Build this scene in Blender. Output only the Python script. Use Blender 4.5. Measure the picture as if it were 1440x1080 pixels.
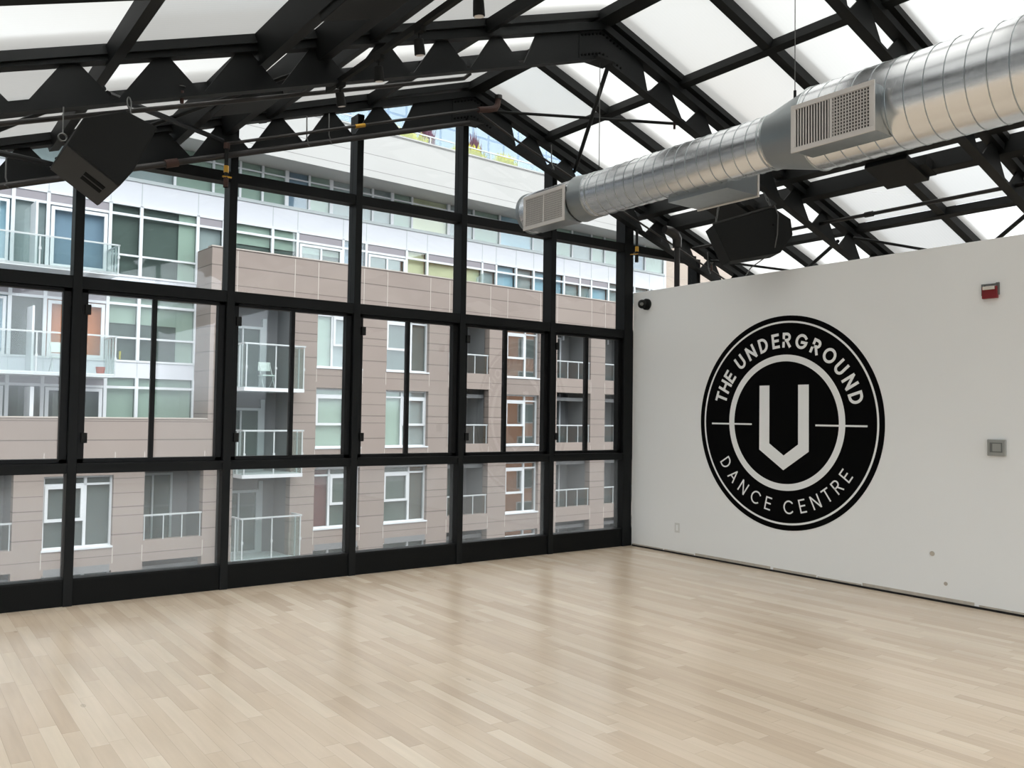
import bpy, bmesh, math, random
from mathutils import Vector, Matrix
PI = math.pi
sc = bpy.context.scene
C = sc.collection
for o in list(bpy.data.objects): bpy.data.objects.remove(o)
rnd = random.Random(4)

# ------------------------------------------------------------ camera
CX, CY, CZ = -7.676, -7.8005, 1.6
yaw, pitch, roll = math.radians(36.52574), math.radians(2.17335), math.radians(0.80374)
Fw = Vector((math.sin(yaw)*math.cos(pitch), math.cos(yaw)*math.cos(pitch), math.sin(pitch)))
Rt = Vector((math.cos(yaw), -math.sin(yaw), 0)); Up = Rt.cross(Fw)
R2 = math.cos(roll)*Rt + math.sin(roll)*Up; U2 = -math.sin(roll)*Rt + math.cos(roll)*Up
cam = bpy.data.cameras.new('camera'); co = bpy.data.objects.new('camera', cam); C.objects.link(co)
m = Matrix((R2, U2, -Fw)).transposed().to_4x4(); m.translation = Vector((CX, CY, CZ))
co.matrix_world = m
cam.sensor_fit = 'HORIZONTAL'; cam.sensor_width = 36; cam.lens = 1204.0/1440*36
cam.clip_start = 0.05; cam.clip_end = 500
sc.camera = co

# ------------------------------------------------------------ light and exposure
sc.view_settings.view_transform = 'Standard'; sc.view_settings.look = 'None'
sc.view_settings.gamma = 1; sc.view_settings.use_curve_mapping = False
sc.view_settings.exposure = 0.45
sc.cycles.transparent_max_bounces = 32
sc.cycles.max_bounces = 10; sc.cycles.diffuse_bounces = 5; sc.cycles.glossy_bounces = 4
sc.cycles.sample_clamp_indirect = 6
w = bpy.data.worlds.new('overcast_sky'); sc.world = w; w.use_nodes = True
nt = w.node_tree; nt.nodes.clear()
tc = nt.nodes.new('ShaderNodeTexCoord'); sx = nt.nodes.new('ShaderNodeSeparateXYZ'); nt.links.new(tc.outputs['Generated'], sx.inputs[0])
cr = nt.nodes.new('ShaderNodeValToRGB'); nt.links.new(sx.outputs[2], cr.inputs[0])
e = cr.color_ramp.elements
e[0].position = 0.0; e[0].color = (.30, .31, .32, 1)
e[1].position = 0.03; e[1].color = (.80, .88, .98, 1)
k = e.new(.35); k.color = (.92, .97, 1.0, 1)
k = e.new(1.0); k.color = (1.0, .99, .965, 1)
nz = nt.nodes.new('ShaderNodeTexNoise'); nz.inputs['Scale'].default_value = 2.2; nz.inputs['Detail'].default_value = 4
nt.links.new(tc.outputs['Generated'], nz.inputs['Vector'])
mr = nt.nodes.new('ShaderNodeMapRange'); mr.inputs[1].default_value = .35; mr.inputs[2].default_value = .65
mr.inputs[3].default_value = .85; mr.inputs[4].default_value = 1.12; nt.links.new(nz.outputs[0], mr.inputs[0])
bg = nt.nodes.new('ShaderNodeBackground'); SKY = .92
dr_ = nt.nodes.new('ShaderNodeVectorMath'); dr_.operation = 'DOT_PRODUCT'; dr_.inputs[1].default_value = (.45, -.60, .66); nt.links.new(tc.outputs['Generated'], dr_.inputs[0])
gl_ = nt.nodes.new('ShaderNodeMapRange'); gl_.interpolation_type = 'SMOOTHSTEP'; gl_.inputs[1].default_value = -.1; gl_.inputs[2].default_value = 1.0; gl_.inputs[3].default_value = .66; gl_.inputs[4].default_value = 4.2
nt.links.new(dr_.outputs['Value'], gl_.inputs[0])
mg = nt.nodes.new('ShaderNodeMath'); mg.operation = 'MULTIPLY'; nt.links.new(gl_.outputs[0], mg.inputs[0])
ml = nt.nodes.new('ShaderNodeMath'); ml.operation = 'MULTIPLY'; ml.inputs[1].default_value = SKY
nt.links.new(mr.outputs[0], ml.inputs[0]); nt.links.new(ml.outputs[0], mg.inputs[1]); nt.links.new(mg.outputs[0], bg.inputs[1])
nt.links.new(cr.outputs[0], bg.inputs[0])
ou = nt.nodes.new('ShaderNodeOutputWorld'); nt.links.new(bg.outputs[0], ou.inputs[0])
sun = bpy.data.lights.new('veiled_sun', 'SUN'); sun.energy = .45; sun.angle = math.radians(35); sun.color = (1, .985, .96)
so = bpy.data.objects.new('veiled_sun', sun); C.objects.link(so)
so.rotation_euler = Vector((.60, -.42, .68)).to_track_quat('Z', 'Y').to_euler()
so.location = (10, -20, 30)

# ------------------------------------------------------------ materials
def lin(c):
    return tuple(((x/255)/12.92 if x/255 <= .04045 else ((x/255+.055)/1.055)**2.4) for x in c)+(1,)
def mat(name, rgb, rough=.6, metal=0, spec=.5, noise=0, nscale=8, bump=0, srgb=True):
    m = bpy.data.materials.new(name); m.use_nodes = True; t = m.node_tree
    b = t.nodes['Principled BSDF']; c = lin(rgb) if srgb else tuple(rgb)+(1,)
    b.inputs['Base Color'].default_value = c; b.inputs['Roughness'].default_value = rough
    b.inputs['Metallic'].default_value = metal; b.inputs['Specular IOR Level'].default_value = spec
    g = t.nodes.new('ShaderNodeNewGeometry')
    n = t.nodes.new('ShaderNodeTexNoise'); n.inputs['Scale'].default_value = nscale; n.inputs['Detail'].default_value = 4
    t.links.new(g.outputs['Position'], n.inputs['Vector'])
    if noise:
        mx = t.nodes.new('ShaderNodeMix'); mx.data_type = 'RGBA'
        mx.inputs[6].default_value = tuple(x*(1-noise) for x in c[:3])+(1,); mx.inputs[7].default_value = tuple(min(1, x*(1+noise)) for x in c[:3])+(1,)
        t.links.new(n.outputs[0], mx.inputs[0]); t.links.new(mx.outputs[2], b.inputs['Base Color'])
    if bump:
        bp = t.nodes.new('ShaderNodeBump'); bp.inputs['Strength'].default_value = bump; bp.inputs['Distance'].default_value = .01
        t.links.new(n.outputs[0], bp.inputs['Height']); t.links.new(bp.outputs[0], b.inputs['Normal'])
    return m
def glass(name, tint=(.97, .98, .975), refl=.06, edge=.6, haze=0, hazecol=(.7, .72, .72)):
    m = bpy.data.materials.new(name); m.use_nodes = True; t = m.node_tree; t.nodes.clear()
    tr = t.nodes.new('ShaderNodeBsdfTransparent'); tr.inputs[0].default_value = tint+(1,)
    gl = t.nodes.new('ShaderNodeBsdfGlossy'); gl.inputs['Roughness'].default_value = .02; gl.inputs[0].default_value = (1, 1, 1, 1)
    lw = t.nodes.new('ShaderNodeLayerWeight'); lw.inputs[0].default_value = .5
    pw = t.nodes.new('ShaderNodeMath'); pw.operation = 'POWER'; pw.inputs[1].default_value = 4; t.links.new(lw.outputs['Facing'], pw.inputs[0])
    ma = t.nodes.new('ShaderNodeMath'); ma.operation = 'MULTIPLY_ADD'; ma.inputs[1].default_value = edge; ma.inputs[2].default_value = refl
    t.links.new(pw.outputs[0], ma.inputs[0])
    mx = t.nodes.new('ShaderNodeMixShader'); t.links.new(ma.outputs[0], mx.inputs[0]); t.links.new(tr.outputs[0], mx.inputs[1]); t.links.new(gl.outputs[0], mx.inputs[2])
    last = mx
    if haze:
        df = t.nodes.new('ShaderNodeBsdfTranslucent'); df.inputs[0].default_value = hazecol+(1,)
        g = t.nodes.new('ShaderNodeNewGeometry'); n = t.nodes.new('ShaderNodeTexNoise'); n.inputs['Scale'].default_value = 1.7; n.inputs['Detail'].default_value = 5
        t.links.new(g.outputs['Position'], n.inputs['Vector'])
        mm = t.nodes.new('ShaderNodeMath'); mm.operation = 'MULTIPLY'; mm.inputs[1].default_value = haze*2; t.links.new(n.outputs[0], mm.inputs[0])
        m2 = t.nodes.new('ShaderNodeMixShader'); t.links.new(mm.outputs[0], m2.inputs[0]); t.links.new(mx.outputs[0], m2.inputs[1]); t.links.new(df.outputs[0], m2.inputs[2])
        last = m2
    o = t.nodes.new('ShaderNodeOutputMaterial'); t.links.new(last.outputs[0], o.inputs[0])
    return m
M = {}
M['steel'] = mat('painted_black_steel', (14, 16, 16), .55, 0, .22, .1, 5)
M['mullion'] = mat('painted_mullion', (10, 12, 12), .55, 0, .2)
M['sash'] = mat('bronze_black_sash', (7, 7, 7), .5, 0, .2)
M['kick'] = mat('black_kick_panel', (9, 10, 9), .65, 0, .15, .25, 60)
M['black'] = mat('matte_black', (18, 19, 18), .75, 0, .3)
M['speaker'] = mat('speaker_carpet_black', (19, 20, 19), .8, 0, .25, .1, 40)
M['speaker2'] = mat('speaker_panel_black', (30, 30, 28), .7)
M['pipe'] = mat('black_iron_pipe', (34, 31, 30), .5, .2, .5, .25, 14)
M['rust'] = mat('rusty_fitting', (62, 42, 36), .7, .1, .4, .35, 40)
M['brass'] = mat('brass', (196, 150, 60), .35, .8)
M['bolt'] = mat('bolt_black', (3, 3, 3), .8, 0, .1)
M['zinc'] = mat('zinc_wire', (95, 95, 93), .4, .7)
M['wallpaint'] = mat('white_wall_paint', (238, 239, 238), .55, 0, .35, .02, .8, .02)
M['drywall'] = mat('raw_drywall_edge', (186, 178, 166), .9, 0, .2, .25, 20)
M['gap'] = mat('shadow_gap_black', (20, 17, 15), .9)
M['logo'] = mat('black_vinyl', (1, 1, 1), .7, 0, .08)
M['logow'] = mat('light_grey_vinyl', (238, 239, 238), .55, 0, .35)
M['grille'] = mat('register_white_enamel', (200, 196, 192), .4)
M['void'] = mat('duct_dark_inside', (22, 21, 20), .9)
M['red'] = mat('red_enamel', (125, 22, 28), .4)
M['clearlens'] = mat('strobe_lens', (210, 205, 195), .15)
M['greyplastic'] = mat('grey_plastic', (150, 151, 146), .4)
M['greydark'] = mat('grey_recess', (105, 107, 104), .5)
M['whiteplastic'] = mat('white_plastic', (214, 214, 210), .4)
M['clear'] = glass('gable_glass', (.985, .99, .985), .02, .35)
M['hazy'] = glass('dusty_glass', (.97, .975, .97), .02, .35, .10)
M['sashglass'] = glass('sash_glass', (.965, .97, .965), .03, .35, .03)
# galvanised steel with spangle
def galv(name, rgb, rough):
    m = mat(name, rgb, rough, 1.0); t = m.node_tree; b = t.nodes['Principled BSDF']
    g = t.nodes.new('ShaderNodeNewGeometry'); v = t.nodes.new('ShaderNodeTexVoronoi'); v.inputs['Scale'].default_value = 30
    t.links.new(g.outputs['Position'], v.inputs['Vector'])
    mr = t.nodes.new('ShaderNodeMapRange'); mr.inputs[3].default_value = rough-.015; mr.inputs[4].default_value = rough+.02
    sp = t.nodes.new('ShaderNodeSeparateColor'); t.links.new(v.outputs['Color'], sp.inputs[0]); t.links.new(sp.outputs[0], mr.inputs[0])
    t.links.new(mr.outputs[0], b.inputs['Roughness'])
    return m
M['galv'] = galv('galvanised_spiral_duct', (225, 227, 229), .24)
M['galv2'] = galv('galvanised_sheet', (160, 165, 166), .36)
# translucent twin-wall sheet
def sheet(name, rgb):
    m = bpy.data.materials.new(name); m.use_nodes = True; t = m.node_tree; t.nodes.clear()
    tl = t.nodes.new('ShaderNodeBsdfTranslucent'); df = t.nodes.new('ShaderNodeBsdfDiffuse'); df.inputs[0].default_value = (.6, .6, .58, 1)
    g = t.nodes.new('ShaderNodeNewGeometry'); wv = t.nodes.new('ShaderNodeTexWave'); wv.bands_direction = 'Y'; wv.inputs['Scale'].default_value = 9
    t.links.new(g.outputs['Position'], wv.inputs['Vector'])
    n = t.nodes.new('ShaderNodeTexNoise'); n.inputs['Scale'].default_value = .9; n.inputs['Detail'].default_value = 3; t.links.new(g.outputs['Position'], n.inputs['Vector'])
    ad = t.nodes.new('ShaderNodeMath'); ad.operation = 'MULTIPLY_ADD'; ad.inputs[1].default_value = .3; t.links.new(wv.outputs['Fac'], ad.inputs[0]); t.links.new(n.outputs[0], ad.inputs[2])
    mx = t.nodes.new('ShaderNodeMix'); mx.data_type = 'RGBA'; t.links.new(ad.outputs[0], mx.inputs[0])
    mx.inputs[6].default_value = tuple(x*.9 for x in rgb)+(1,); mx.inputs[7].default_value = rgb+(1,)
    t.links.new(mx.outputs[2], tl.inputs[0])
    s = t.nodes.new('ShaderNodeMixShader'); s.inputs[0].default_value = .12; t.links.new(tl.outputs[0], s.inputs[1]); t.links.new(df.outputs[0], s.inputs[2])
    tp = t.nodes.new('ShaderNodeBsdfRefraction'); tp.inputs['Color'].default_value = (.9, .895, .87, 1); tp.inputs['IOR'].default_value = 1.15; tp.inputs['Roughness'].default_value = .85
    s2 = t.nodes.new('ShaderNodeMixShader'); s2.inputs[0].default_value = .5; t.links.new(s.outputs[0], s2.inputs[1]); t.links.new(tp.outputs[0], s2.inputs[2])
    o = t.nodes.new('ShaderNodeOutputMaterial'); t.links.new(s2.outputs[0], o.inputs[0]); return m
M['sheet'] = sheet('opal_polycarbonate', (.50, .495, .48))
M['skin'] = glass('clear_polycarbonate_skin', (.97, .97, .965), .0, .2)
# maple strip floor
def floor_mat():
    m = bpy.data.materials.new('maple_strip_floor'); m.use_nodes = True; t = m.node_tree; b = t.nodes['Principled BSDF']
    N = t.nodes.new; L = t.links.new
    g = N('ShaderNodeNewGeometry'); s = N('ShaderNodeSeparateXYZ'); L(g.outputs['Position'], s.inputs[0])
    def mth(op, a, b_=None, c=None):
        n = N('ShaderNodeMath'); n.operation = op
        for i, v in enumerate((a, b_, c)):
            if v is None: continue
            if isinstance(v, (int, float)): n.inputs[i].default_value = v
            else: L(v, n.inputs[i])
        return n.outputs[0]
    xr = mth('DIVIDE', s.outputs[0], .083); row = mth('FLOOR', xr); fx = mth('FRACT', xr)
    wn = N('ShaderNodeTexWhiteNoise'); wn.noise_dimensions = '1D'; L(row, wn.inputs['W'])
    ln = mth('MULTIPLY_ADD', wn.outputs['Value'], .5, .62)
    yy = mth('ADD', mth('DIVIDE', s.outputs[1], ln), mth('MULTIPLY', wn.outputs['Value'], 37.3))
    idx = mth('FLOOR', yy); fy = mth('FRACT', yy)
    cb = N('ShaderNodeCombineXYZ'); L(row, cb.inputs[0]); L(idx, cb.inputs[1])
    w2 = N('ShaderNodeTexWhiteNoise'); w2.noise_dimensions = '2D'; L(cb.outputs[0], w2.inputs['Vector'])
    r = N('ShaderNodeValToRGB'); L(w2.outputs['Value'], r.inputs[0])
    el = r.color_ramp.elements; el[0].position = 0; el[0].color = lin((202, 182, 160)); el[1].position = 1; el[1].color = lin((224, 208, 187))
    k = el.new(.12); k.color = lin((207, 187, 165)); k = el.new(.5); k.color = lin((213, 194, 172)); k = el.new(.85); k.color = lin((218, 200, 179))
    # grain
    vm = N('ShaderNodeVectorMath'); vm.operation = 'MULTIPLY'; vm.inputs[1].default_value = (22, 1.6, 1); L(g.outputs['Position'], vm.inputs[0])
    va = N('ShaderNodeVectorMath'); va.operation = 'ADD'; L(vm.outputs[0], va.inputs[0]); L(w2.outputs['Color'], va.inputs[1])
    gn = N('ShaderNodeTexNoise'); gn.inputs['Scale'].default_value = 1.3; gn.inputs['Detail'].default_value = 6; L(va.outputs[0], gn.inputs['Vector'])
    big = N('ShaderNodeTexNoise'); big.inputs['Scale'].default_value = .9; L(g.outputs['Position'], big.inputs['Vector'])
    fac = mth('ADD', mth('MULTIPLY_ADD', gn.outputs[0], .22, .80), mth('MULTIPLY', big.outputs[0], .16))
    # joints
    ex = mth('LESS_THAN', fx, .022); ey = mth('LESS_THAN', fy, .0035)
    jt = mth('MAXIMUM', ex, ey)
    fac2 = mth('MULTIPLY', fac, mth('SUBTRACT', 1, mth('MULTIPLY', jt, .22)))
    # knots
    kv = N('ShaderNodeTexVoronoi'); kv.inputs['Scale'].default_value = 1.1
    km = N('ShaderNodeVectorMath'); km.operation = 'MULTIPLY'; km.inputs[1].default_value = (2.4, 1, 1); L(g.outputs['Position'], km.inputs[0]); L(km.outputs[0], kv.inputs['Vector'])
    kk = mth('LESS_THAN', kv.outputs['Distance'], .035); fac3 = mth('MULTIPLY', fac2, mth('SUBTRACT', 1, mth('MULTIPLY', kk, .2)))
    mx = N('ShaderNodeMix'); mx.data_type = 'RGBA'; mx.blend_type = 'MULTIPLY'; mx.inputs[0].default_value = 1
    cc = N('ShaderNodeCombineColor'); 
    for i in range(3): L(fac3, cc.inputs[i])
    L(r.outputs[0], mx.inputs[6]); L(cc.outputs[0], mx.inputs[7]); L(mx.outputs[2], b.inputs['Base Color'])
    rg = mth('MULTIPLY_ADD', big.outputs[0], .10, .20); L(rg, b.inputs['Roughness'])
    b.inputs['Specular IOR Level'].default_value = .95
    return m
M['floor'] = floor_mat()
# stone / precast cladding with irregular horizontal joints
def cladding(name, c1, c2, z0=-9.5, per=2.87, lines=(.30, .87, 1.13, 1.55, 2.0, 2.55)):
    m = bpy.data.materials.new(name); m.use_nodes = True; t = m.node_tree; b = t.nodes['Principled BSDF']
    N = t.nodes.new; L = t.links.new
    g = N('ShaderNodeNewGeometry'); s = N('ShaderNodeSeparateXYZ'); L(g.outputs['Position'], s.inputs[0])
    a = N('ShaderNodeMath'); a.operation = 'ADD'; a.inputs[1].default_value = 100*per-.4; L(s.outputs[2], a.inputs[0])
    d = N('ShaderNodeMath'); d.operation = 'DIVIDE'; d.inputs[1].default_value = per; L(a.outputs[0], d.inputs[0])
    f = N('ShaderNodeMath'); f.operation = 'FRACT'; L(d.outputs[0], f.inputs[0])
    r = N('ShaderNodeValToRGB'); r.color_ramp.interpolation = 'CONSTANT'; L(f.outputs[0], r.inputs[0])
    el = r.color_ramp.elements; el[0].position = 0; el[0].color = (.5, .5, .5, 1); el[1].position = .9999; el[1].color = (.5, .5, .5, 1)
    sh = [.42, .58, .5, .62, .38, .55]
    for i, q in enumerate(lines):
        k = el.new(q/per); k.color = (0, 0, 0, 1); k = el.new((q+.026)/per); k.color = (sh[i % 6],)*3+(1,)
    n1 = N('ShaderNodeTexNoise'); n1.inputs['Scale'].default_value = .55; n1.inputs['Detail'].default_value = 5; L(g.outputs['Position'], n1.inputs['Vector'])
    mx = N('ShaderNodeMix'); mx.data_type = 'RGBA'; mx.inputs[6].default_value = lin(c1); mx.inputs[7].default_value = lin(c2)
    ad = N('ShaderNodeMath'); ad.operation = 'MULTIPLY_ADD'; ad.inputs[1].default_value = .6; L(r.outputs[0], ad.inputs[0])
    sb = N('ShaderNodeMath'); sb.operation = 'SUBTRACT'; sb.inputs[1].default_value = .3; L(n1.outputs[0], sb.inputs[0]); L(sb.outputs[0], ad.inputs[2])
    L(ad.outputs[0], mx.inputs[0])
    gt = N('ShaderNodeMath'); gt.operation = 'LESS_THAN'; gt.inputs[1].default_value = .05; L(r.outputs[0], gt.inputs[0])
    m2 = N('ShaderNodeMix'); m2.data_type = 'RGBA'; m2.inputs[7].default_value = tuple(x*.55 for x in lin(c1)[:3])+(1,)
    L(gt.outputs[0], m2.inputs[0]); L(mx.outputs[2], m2.inputs[6]); L(m2.outputs[2], b.inputs['Base Color'])
    b.inputs['Roughness'].default_value = .8
    return m
M['brick'] = cladding('pinkish_precast_cladding', (130, 118, 112), (143, 132, 125))
M['stone'] = cladding('pale_stone_cladding', (170, 170, 168), (180, 180, 179), lines=(.30, .87, 1.13, 1.7, 2.3))
M['stucco'] = mat('grey_recess_render', (118, 120, 122), .85, 0, .3, .06, 3)
M['joint'] = mat('pale_joint', (172, 164, 157), .8)
M['wpanel'] = mat('white_spandrel_panel', (200, 203, 210), .45)
M['wframe'] = mat('white_window_frame', (206, 210, 214), .4)
M['gframe'] = mat('grey_sill_strip', (170, 178, 180), .5)
M['greyhead'] = mat('grey_head_panel', (140, 136, 142), .6)
M['fglass'] = glass('far_window_glass', (.90, .93, .92), .05, .5)
M['fglass2'] = glass('mirror_like_far_glass', (.80, .83, .82), .30, .5)
M['rail'] = mat('white_handrail', (178, 184, 186), .35)
M['railglass'] = glass('balustrade_glass', (.88, .92, .91), .03, .4, .05, (.5, .55, .54))
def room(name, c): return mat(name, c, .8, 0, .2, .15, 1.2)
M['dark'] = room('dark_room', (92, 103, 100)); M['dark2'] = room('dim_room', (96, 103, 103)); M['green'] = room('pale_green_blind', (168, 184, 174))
M['blue'] = room('pale_blue_blind', (165, 195, 215)); M['cream'] = room('cream_curtain', (214, 212, 180)); M['grey'] = room('grey_blind', (165, 172, 176))
M['orange'] = room('orange_curtain', (214, 132, 88)); M['maroon'] = room('maroon_curtain', (110, 60, 62)); M['lilac'] = room('blue_grey_blind', (135, 155, 178))
M['ground'] = mat('asphalt_ground', (105, 104, 102), .9, 0, .3, .2, .6)
M['orangebrick'] = mat('orange_brick', (206, 146, 110), .8, 0, .3, .15, 2)
M['beige'] = mat('beige_panel', (172, 160, 149), .8, 0, .3, .05, 1)
M['leaf'] = mat('yellow_green_leaves', (200, 196, 84), .7, 0, .3, .3, 9)
M['plum'] = mat('plum_leaves', (96, 62, 78), .7, 0, .3, .3, 9)
M['pot'] = mat('terracotta_pot', (176, 84, 66), .7)
M['ypot'] = mat('yellow_pot', (206, 190, 70), .5)
M['chairm'] = mat('white_chair', (215, 225, 222), .5)
M['sofa'] = mat('orange_cushion', (240, 178, 100), .8)

# ------------------------------------------------------------ mesh helpers
LOC = {}
FA = math.atan2(.0628, .998)
FD = Vector((math.sin(math.radians(86.4)), math.cos(math.radians(86.4)), 0)); FN = Vector((-FD.y, FD.x, 0))
FO = Vector((CX, CY, 0))
def fx(v): return FO + FD*v[0] + FN*v[1] + Vector((0, 0, v[2]))     # facade frame (along, away, up) -> world
class MB:
    def __init__(s, T=None): s.v = []; s.f = []; s.mi = []; s.T = T
    def add(s, vs, fs, mi=0):
        n = len(s.v); s.v += [(s.T(p) if s.T else Vector(p)) for p in vs]; s.f += [tuple(i+n for i in f) for f in fs]; s.mi += [mi]*len(fs)
    def box(s, x0, x1, y0, y1, z0, z1, mi=0):
        s.add([(x, y, z) for x in (x0, x1) for y in (y0, y1) for z in (z0, z1)],
              [(0, 1, 3, 2), (4, 6, 7, 5), (0, 4, 5, 1), (2, 3, 7, 6), (0, 2, 6, 4), (1, 5, 7, 3)], mi); return s
    def bar(s, p, q, w, h, up=(0, 0, 1), mi=0):                        # rectangular bar, h along up, w sideways
        p, q, up = Vector(p), Vector(q), Vector(up); d = (q-p).normalized(); a = d.cross(up).normalized(); b = a.cross(d)
        vs = [c+a*w/2*i+b*h/2*j for c in (p, q) for i, j in ((-1, -1), (1, -1), (1, 1), (-1, 1))]
        s.add(vs, [(3, 2, 1, 0), (4, 5, 6, 7), (0, 1, 5, 4), (1, 2, 6, 5), (2, 3, 7, 6), (3, 0, 4, 7)], mi); return s
    def tube(s, pts, r, n=10, cap=True, mi=0):
        pts = [Vector(p) for p in pts]; R = r if isinstance(r, (list, tuple)) else [r]*len(pts); rings = []
        a = None
        for i, p in enumerate(pts):
            d = (pts[min(i+1, len(pts)-1)]-pts[max(i-1, 0)]).normalized()
            if a is None: a = d.cross(Vector((0, 0, 1)) if abs(d.z) < .9 else Vector((1, 0, 0))).normalized()
            a = (a-d*a.dot(d)).normalized(); b = d.cross(a)
            rings.append([p+(a*math.cos(2*PI*k/n)+b*math.sin(2*PI*k/n))*R[i] for k in range(n)])
        vs = [v for rg in rings for v in rg]; fs = []
        for i in range(len(pts)-1):
            for k in range(n): fs.append((i*n+k, i*n+(k+1) % n, (i+1)*n+(k+1) % n, (i+1)*n+k))
        if cap: fs += [tuple(range(n))[::-1], tuple((len(pts)-1)*n+k for k in range(n))]
        s.add(vs, fs, mi); return s
    def prism(s, poly, d, mi=0):                                       # poly: 3D points, extruded by vector d
        n = len(poly); vs = [Vector(p) for p in poly]+[Vector(p)+Vector(d) for p in poly]
        s.add(vs, [tuple(range(n)), tuple(range(2*n-1, n-1, -1))]+[(i, i+n, (i+1) % n+n, (i+1) % n) for i in range(n)], mi); return s
    def ball(s, c, r, n=10, mi=0):
        pts = []; R = []
        for i in range(n+1):
            t = -PI/2+PI*i/n; pts.append(Vector(c)+Vector((0, 0, r*math.sin(t)))); R.append(max(1e-4, r*math.cos(t)))
        return s.tube(pts, R, 12, True, mi)
    def build(s, name, mt, parent=None, loc=None, smooth=False, bevel=0):
        me = bpy.data.meshes.new(name); base = LOC.get(parent.name, Vector()) if parent else (Vector(loc) if loc else Vector())
        if parent is None and loc is None:
            xs = [v.x for v in s.v]; ys = [v.y for v in s.v]; base = Vector(((min(xs)+max(xs))/2, (min(ys)+max(ys))/2, min(v.z for v in s.v)))
        me.from_pydata([v-base for v in s.v], [], s.f)
        for q in (mt if isinstance(mt, (list, tuple)) else [mt]): me.materials.append(M[q])
        me.polygons.foreach_set('material_index', s.mi)
        bm = bmesh.new(); bm.from_mesh(me); bmesh.ops.recalc_face_normals(bm, faces=bm.faces); bm.to_mesh(me); bm.free()
        o = bpy.data.objects.new(name, me); C.objects.link(o)
        if parent: o.parent = parent
        else: o.location = base
        LOC[o.name] = base
        if smooth:
            me.polygons.foreach_set('use_smooth', [True]*len(me.polygons))
            try: me.set_sharp_from_angle(angle=math.radians(35))
            except Exception: pass
        if bevel:
            bv = o.modifiers.new('edge', 'BEVEL'); bv.width = bevel; bv.segments = 2; bv.limit_method = 'ANGLE'
        me.update(); return o
def tag(o, label=None, cat=None, group=None, kind=None):
    if label: o['label'] = label
    if cat: o['category'] = cat
    if group: o['group'] = group
    if kind: o['kind'] = kind
    return o
def thing(name, loc, label, cat, group=None, kind=None):
    o = bpy.data.objects.new(name, None); C.objects.link(o); o.location = loc; o.empty_display_size = .1; LOC[o.name] = Vector(loc)
    return tag(o, label, cat, group, kind)
def deep_copy(root, d, label):
    r = root.copy(); C.objects.link(r); r.location = root.location+Vector(d); r['label'] = label; LOC[r.name] = LOC[root.name]+Vector(d)
    def kids(a, b):
        for c in list(a.children):
            n = c.copy(); C.objects.link(n); n.parent = b; LOC[n.name] = LOC[c.name]+Vector(d); kids(c, n)
    kids(root, r); return r

# ------------------------------------------------------------ room shell
RX = -2.6                                   # ridge line
def rz(x, off): return off-abs(x-RX)/3      # height on the roof slope
def rt(x, off): return off-abs(x-RX)*(.35 if x < RX else 1/3)      # same for the roof members above the trusses
XL, XR, YB = -9.3, 4.1, -12.5
tag(MB().box(XL-.2, XR+.2, YB-.2, .16, -.12, 0).build('floor', 'floor', loc=(-2.6, -6, 0)), 'pale maple strip floor running toward the glass wall', 'floor', kind='structure')
# partition with the emblem
tag(MB().box(0, .12, YB, -.004, 0.004, 3.19).build('wall_right', 'wallpaint', loc=(0, -6, 0), bevel=.004), 'white partition wall carrying the round black emblem', 'wall', kind='structure')
b = MB(); y = -.02
while y > YB+.5:
    L = rnd.uniform(.35, 1.1); h = rnd.uniform(.004, .024); b.box(-.003, .0, y-L, y, .019, .019+h+.008); y -= L+rnd.uniform(0, .05)
tag(b.build('baseboard_right', 'drywall', loc=(0, -6, 0)), 'ragged raw drywall edge along the foot of the white wall', 'trim', kind='structure')
tag(MB().box(-.008, -.0005, YB+.5, -.02, .0015, .019).build('trim_1', 'gap', loc=(0, -6, 0)), 'dark strip painted as the shaded gap between the floor and the white wall', 'trim', kind='structure')  # solid dark strip, its colour stands in for the shade in the gap
tag(MB().box(XR, XR+.12, YB, .1, 0, rz(XR, 4.95)).build('wall_far_right', 'wallpaint', loc=(XR, -6, 0)), 'low outer wall under the right eave beyond the partition', 'wall', kind='structure')
wl = thing('wall_left', (XL, -6, 0), 'low unseen side wall under the left eave, glass added to let in daylight', 'wall', kind='structure')
MB().box(XL-.12, XL, YB, .1, 0, .35).build('sill_wall', 'wallpaint', wl)
MB().box(XL-.12, XL, YB, .1, 2.50, 2.66).build('eave_beam', 'steel', wl)
for k in range(7): y = .1-(.1-YB)*k/6; MB().box(XL-.10, XL-.02, y-.04, y+.04, .35, 2.5).build('post', 'mullion', wl)
MB().box(XL-.07, XL-.06, YB, .1, .35, 2.5).build('added_glazing', 'clear', wl)  # glass added in this unseen wall to brighten the room
wf = thing('wall_front', (RX, YB, 0), 'unseen gable wall at the near end, glass added to let in daylight', 'wall', kind='structure')
MB().box(XL, XR, YB-.12, YB, 0, .35).build('sill_wall', 'wallpaint', wf)
for k in range(9):
    x = XL+(XR-XL)*k/8; MB().box(x-.04, x+.04, YB-.12, YB, .35, rz(x, 5.0)).build('post', 'mullion', wf)
MB().prism([(XL, YB-.07, .35), (XR, YB-.07, .35), (XR, YB-.07, rz(XR, 5.1)), (RX, YB-.07, 5.1), (XL, YB-.07, rz(XL, 5.1))], (0, .01, 0)).build('added_glazing', 'clear', wf)  # glass put into the unseen near wall for more daylight inside

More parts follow.
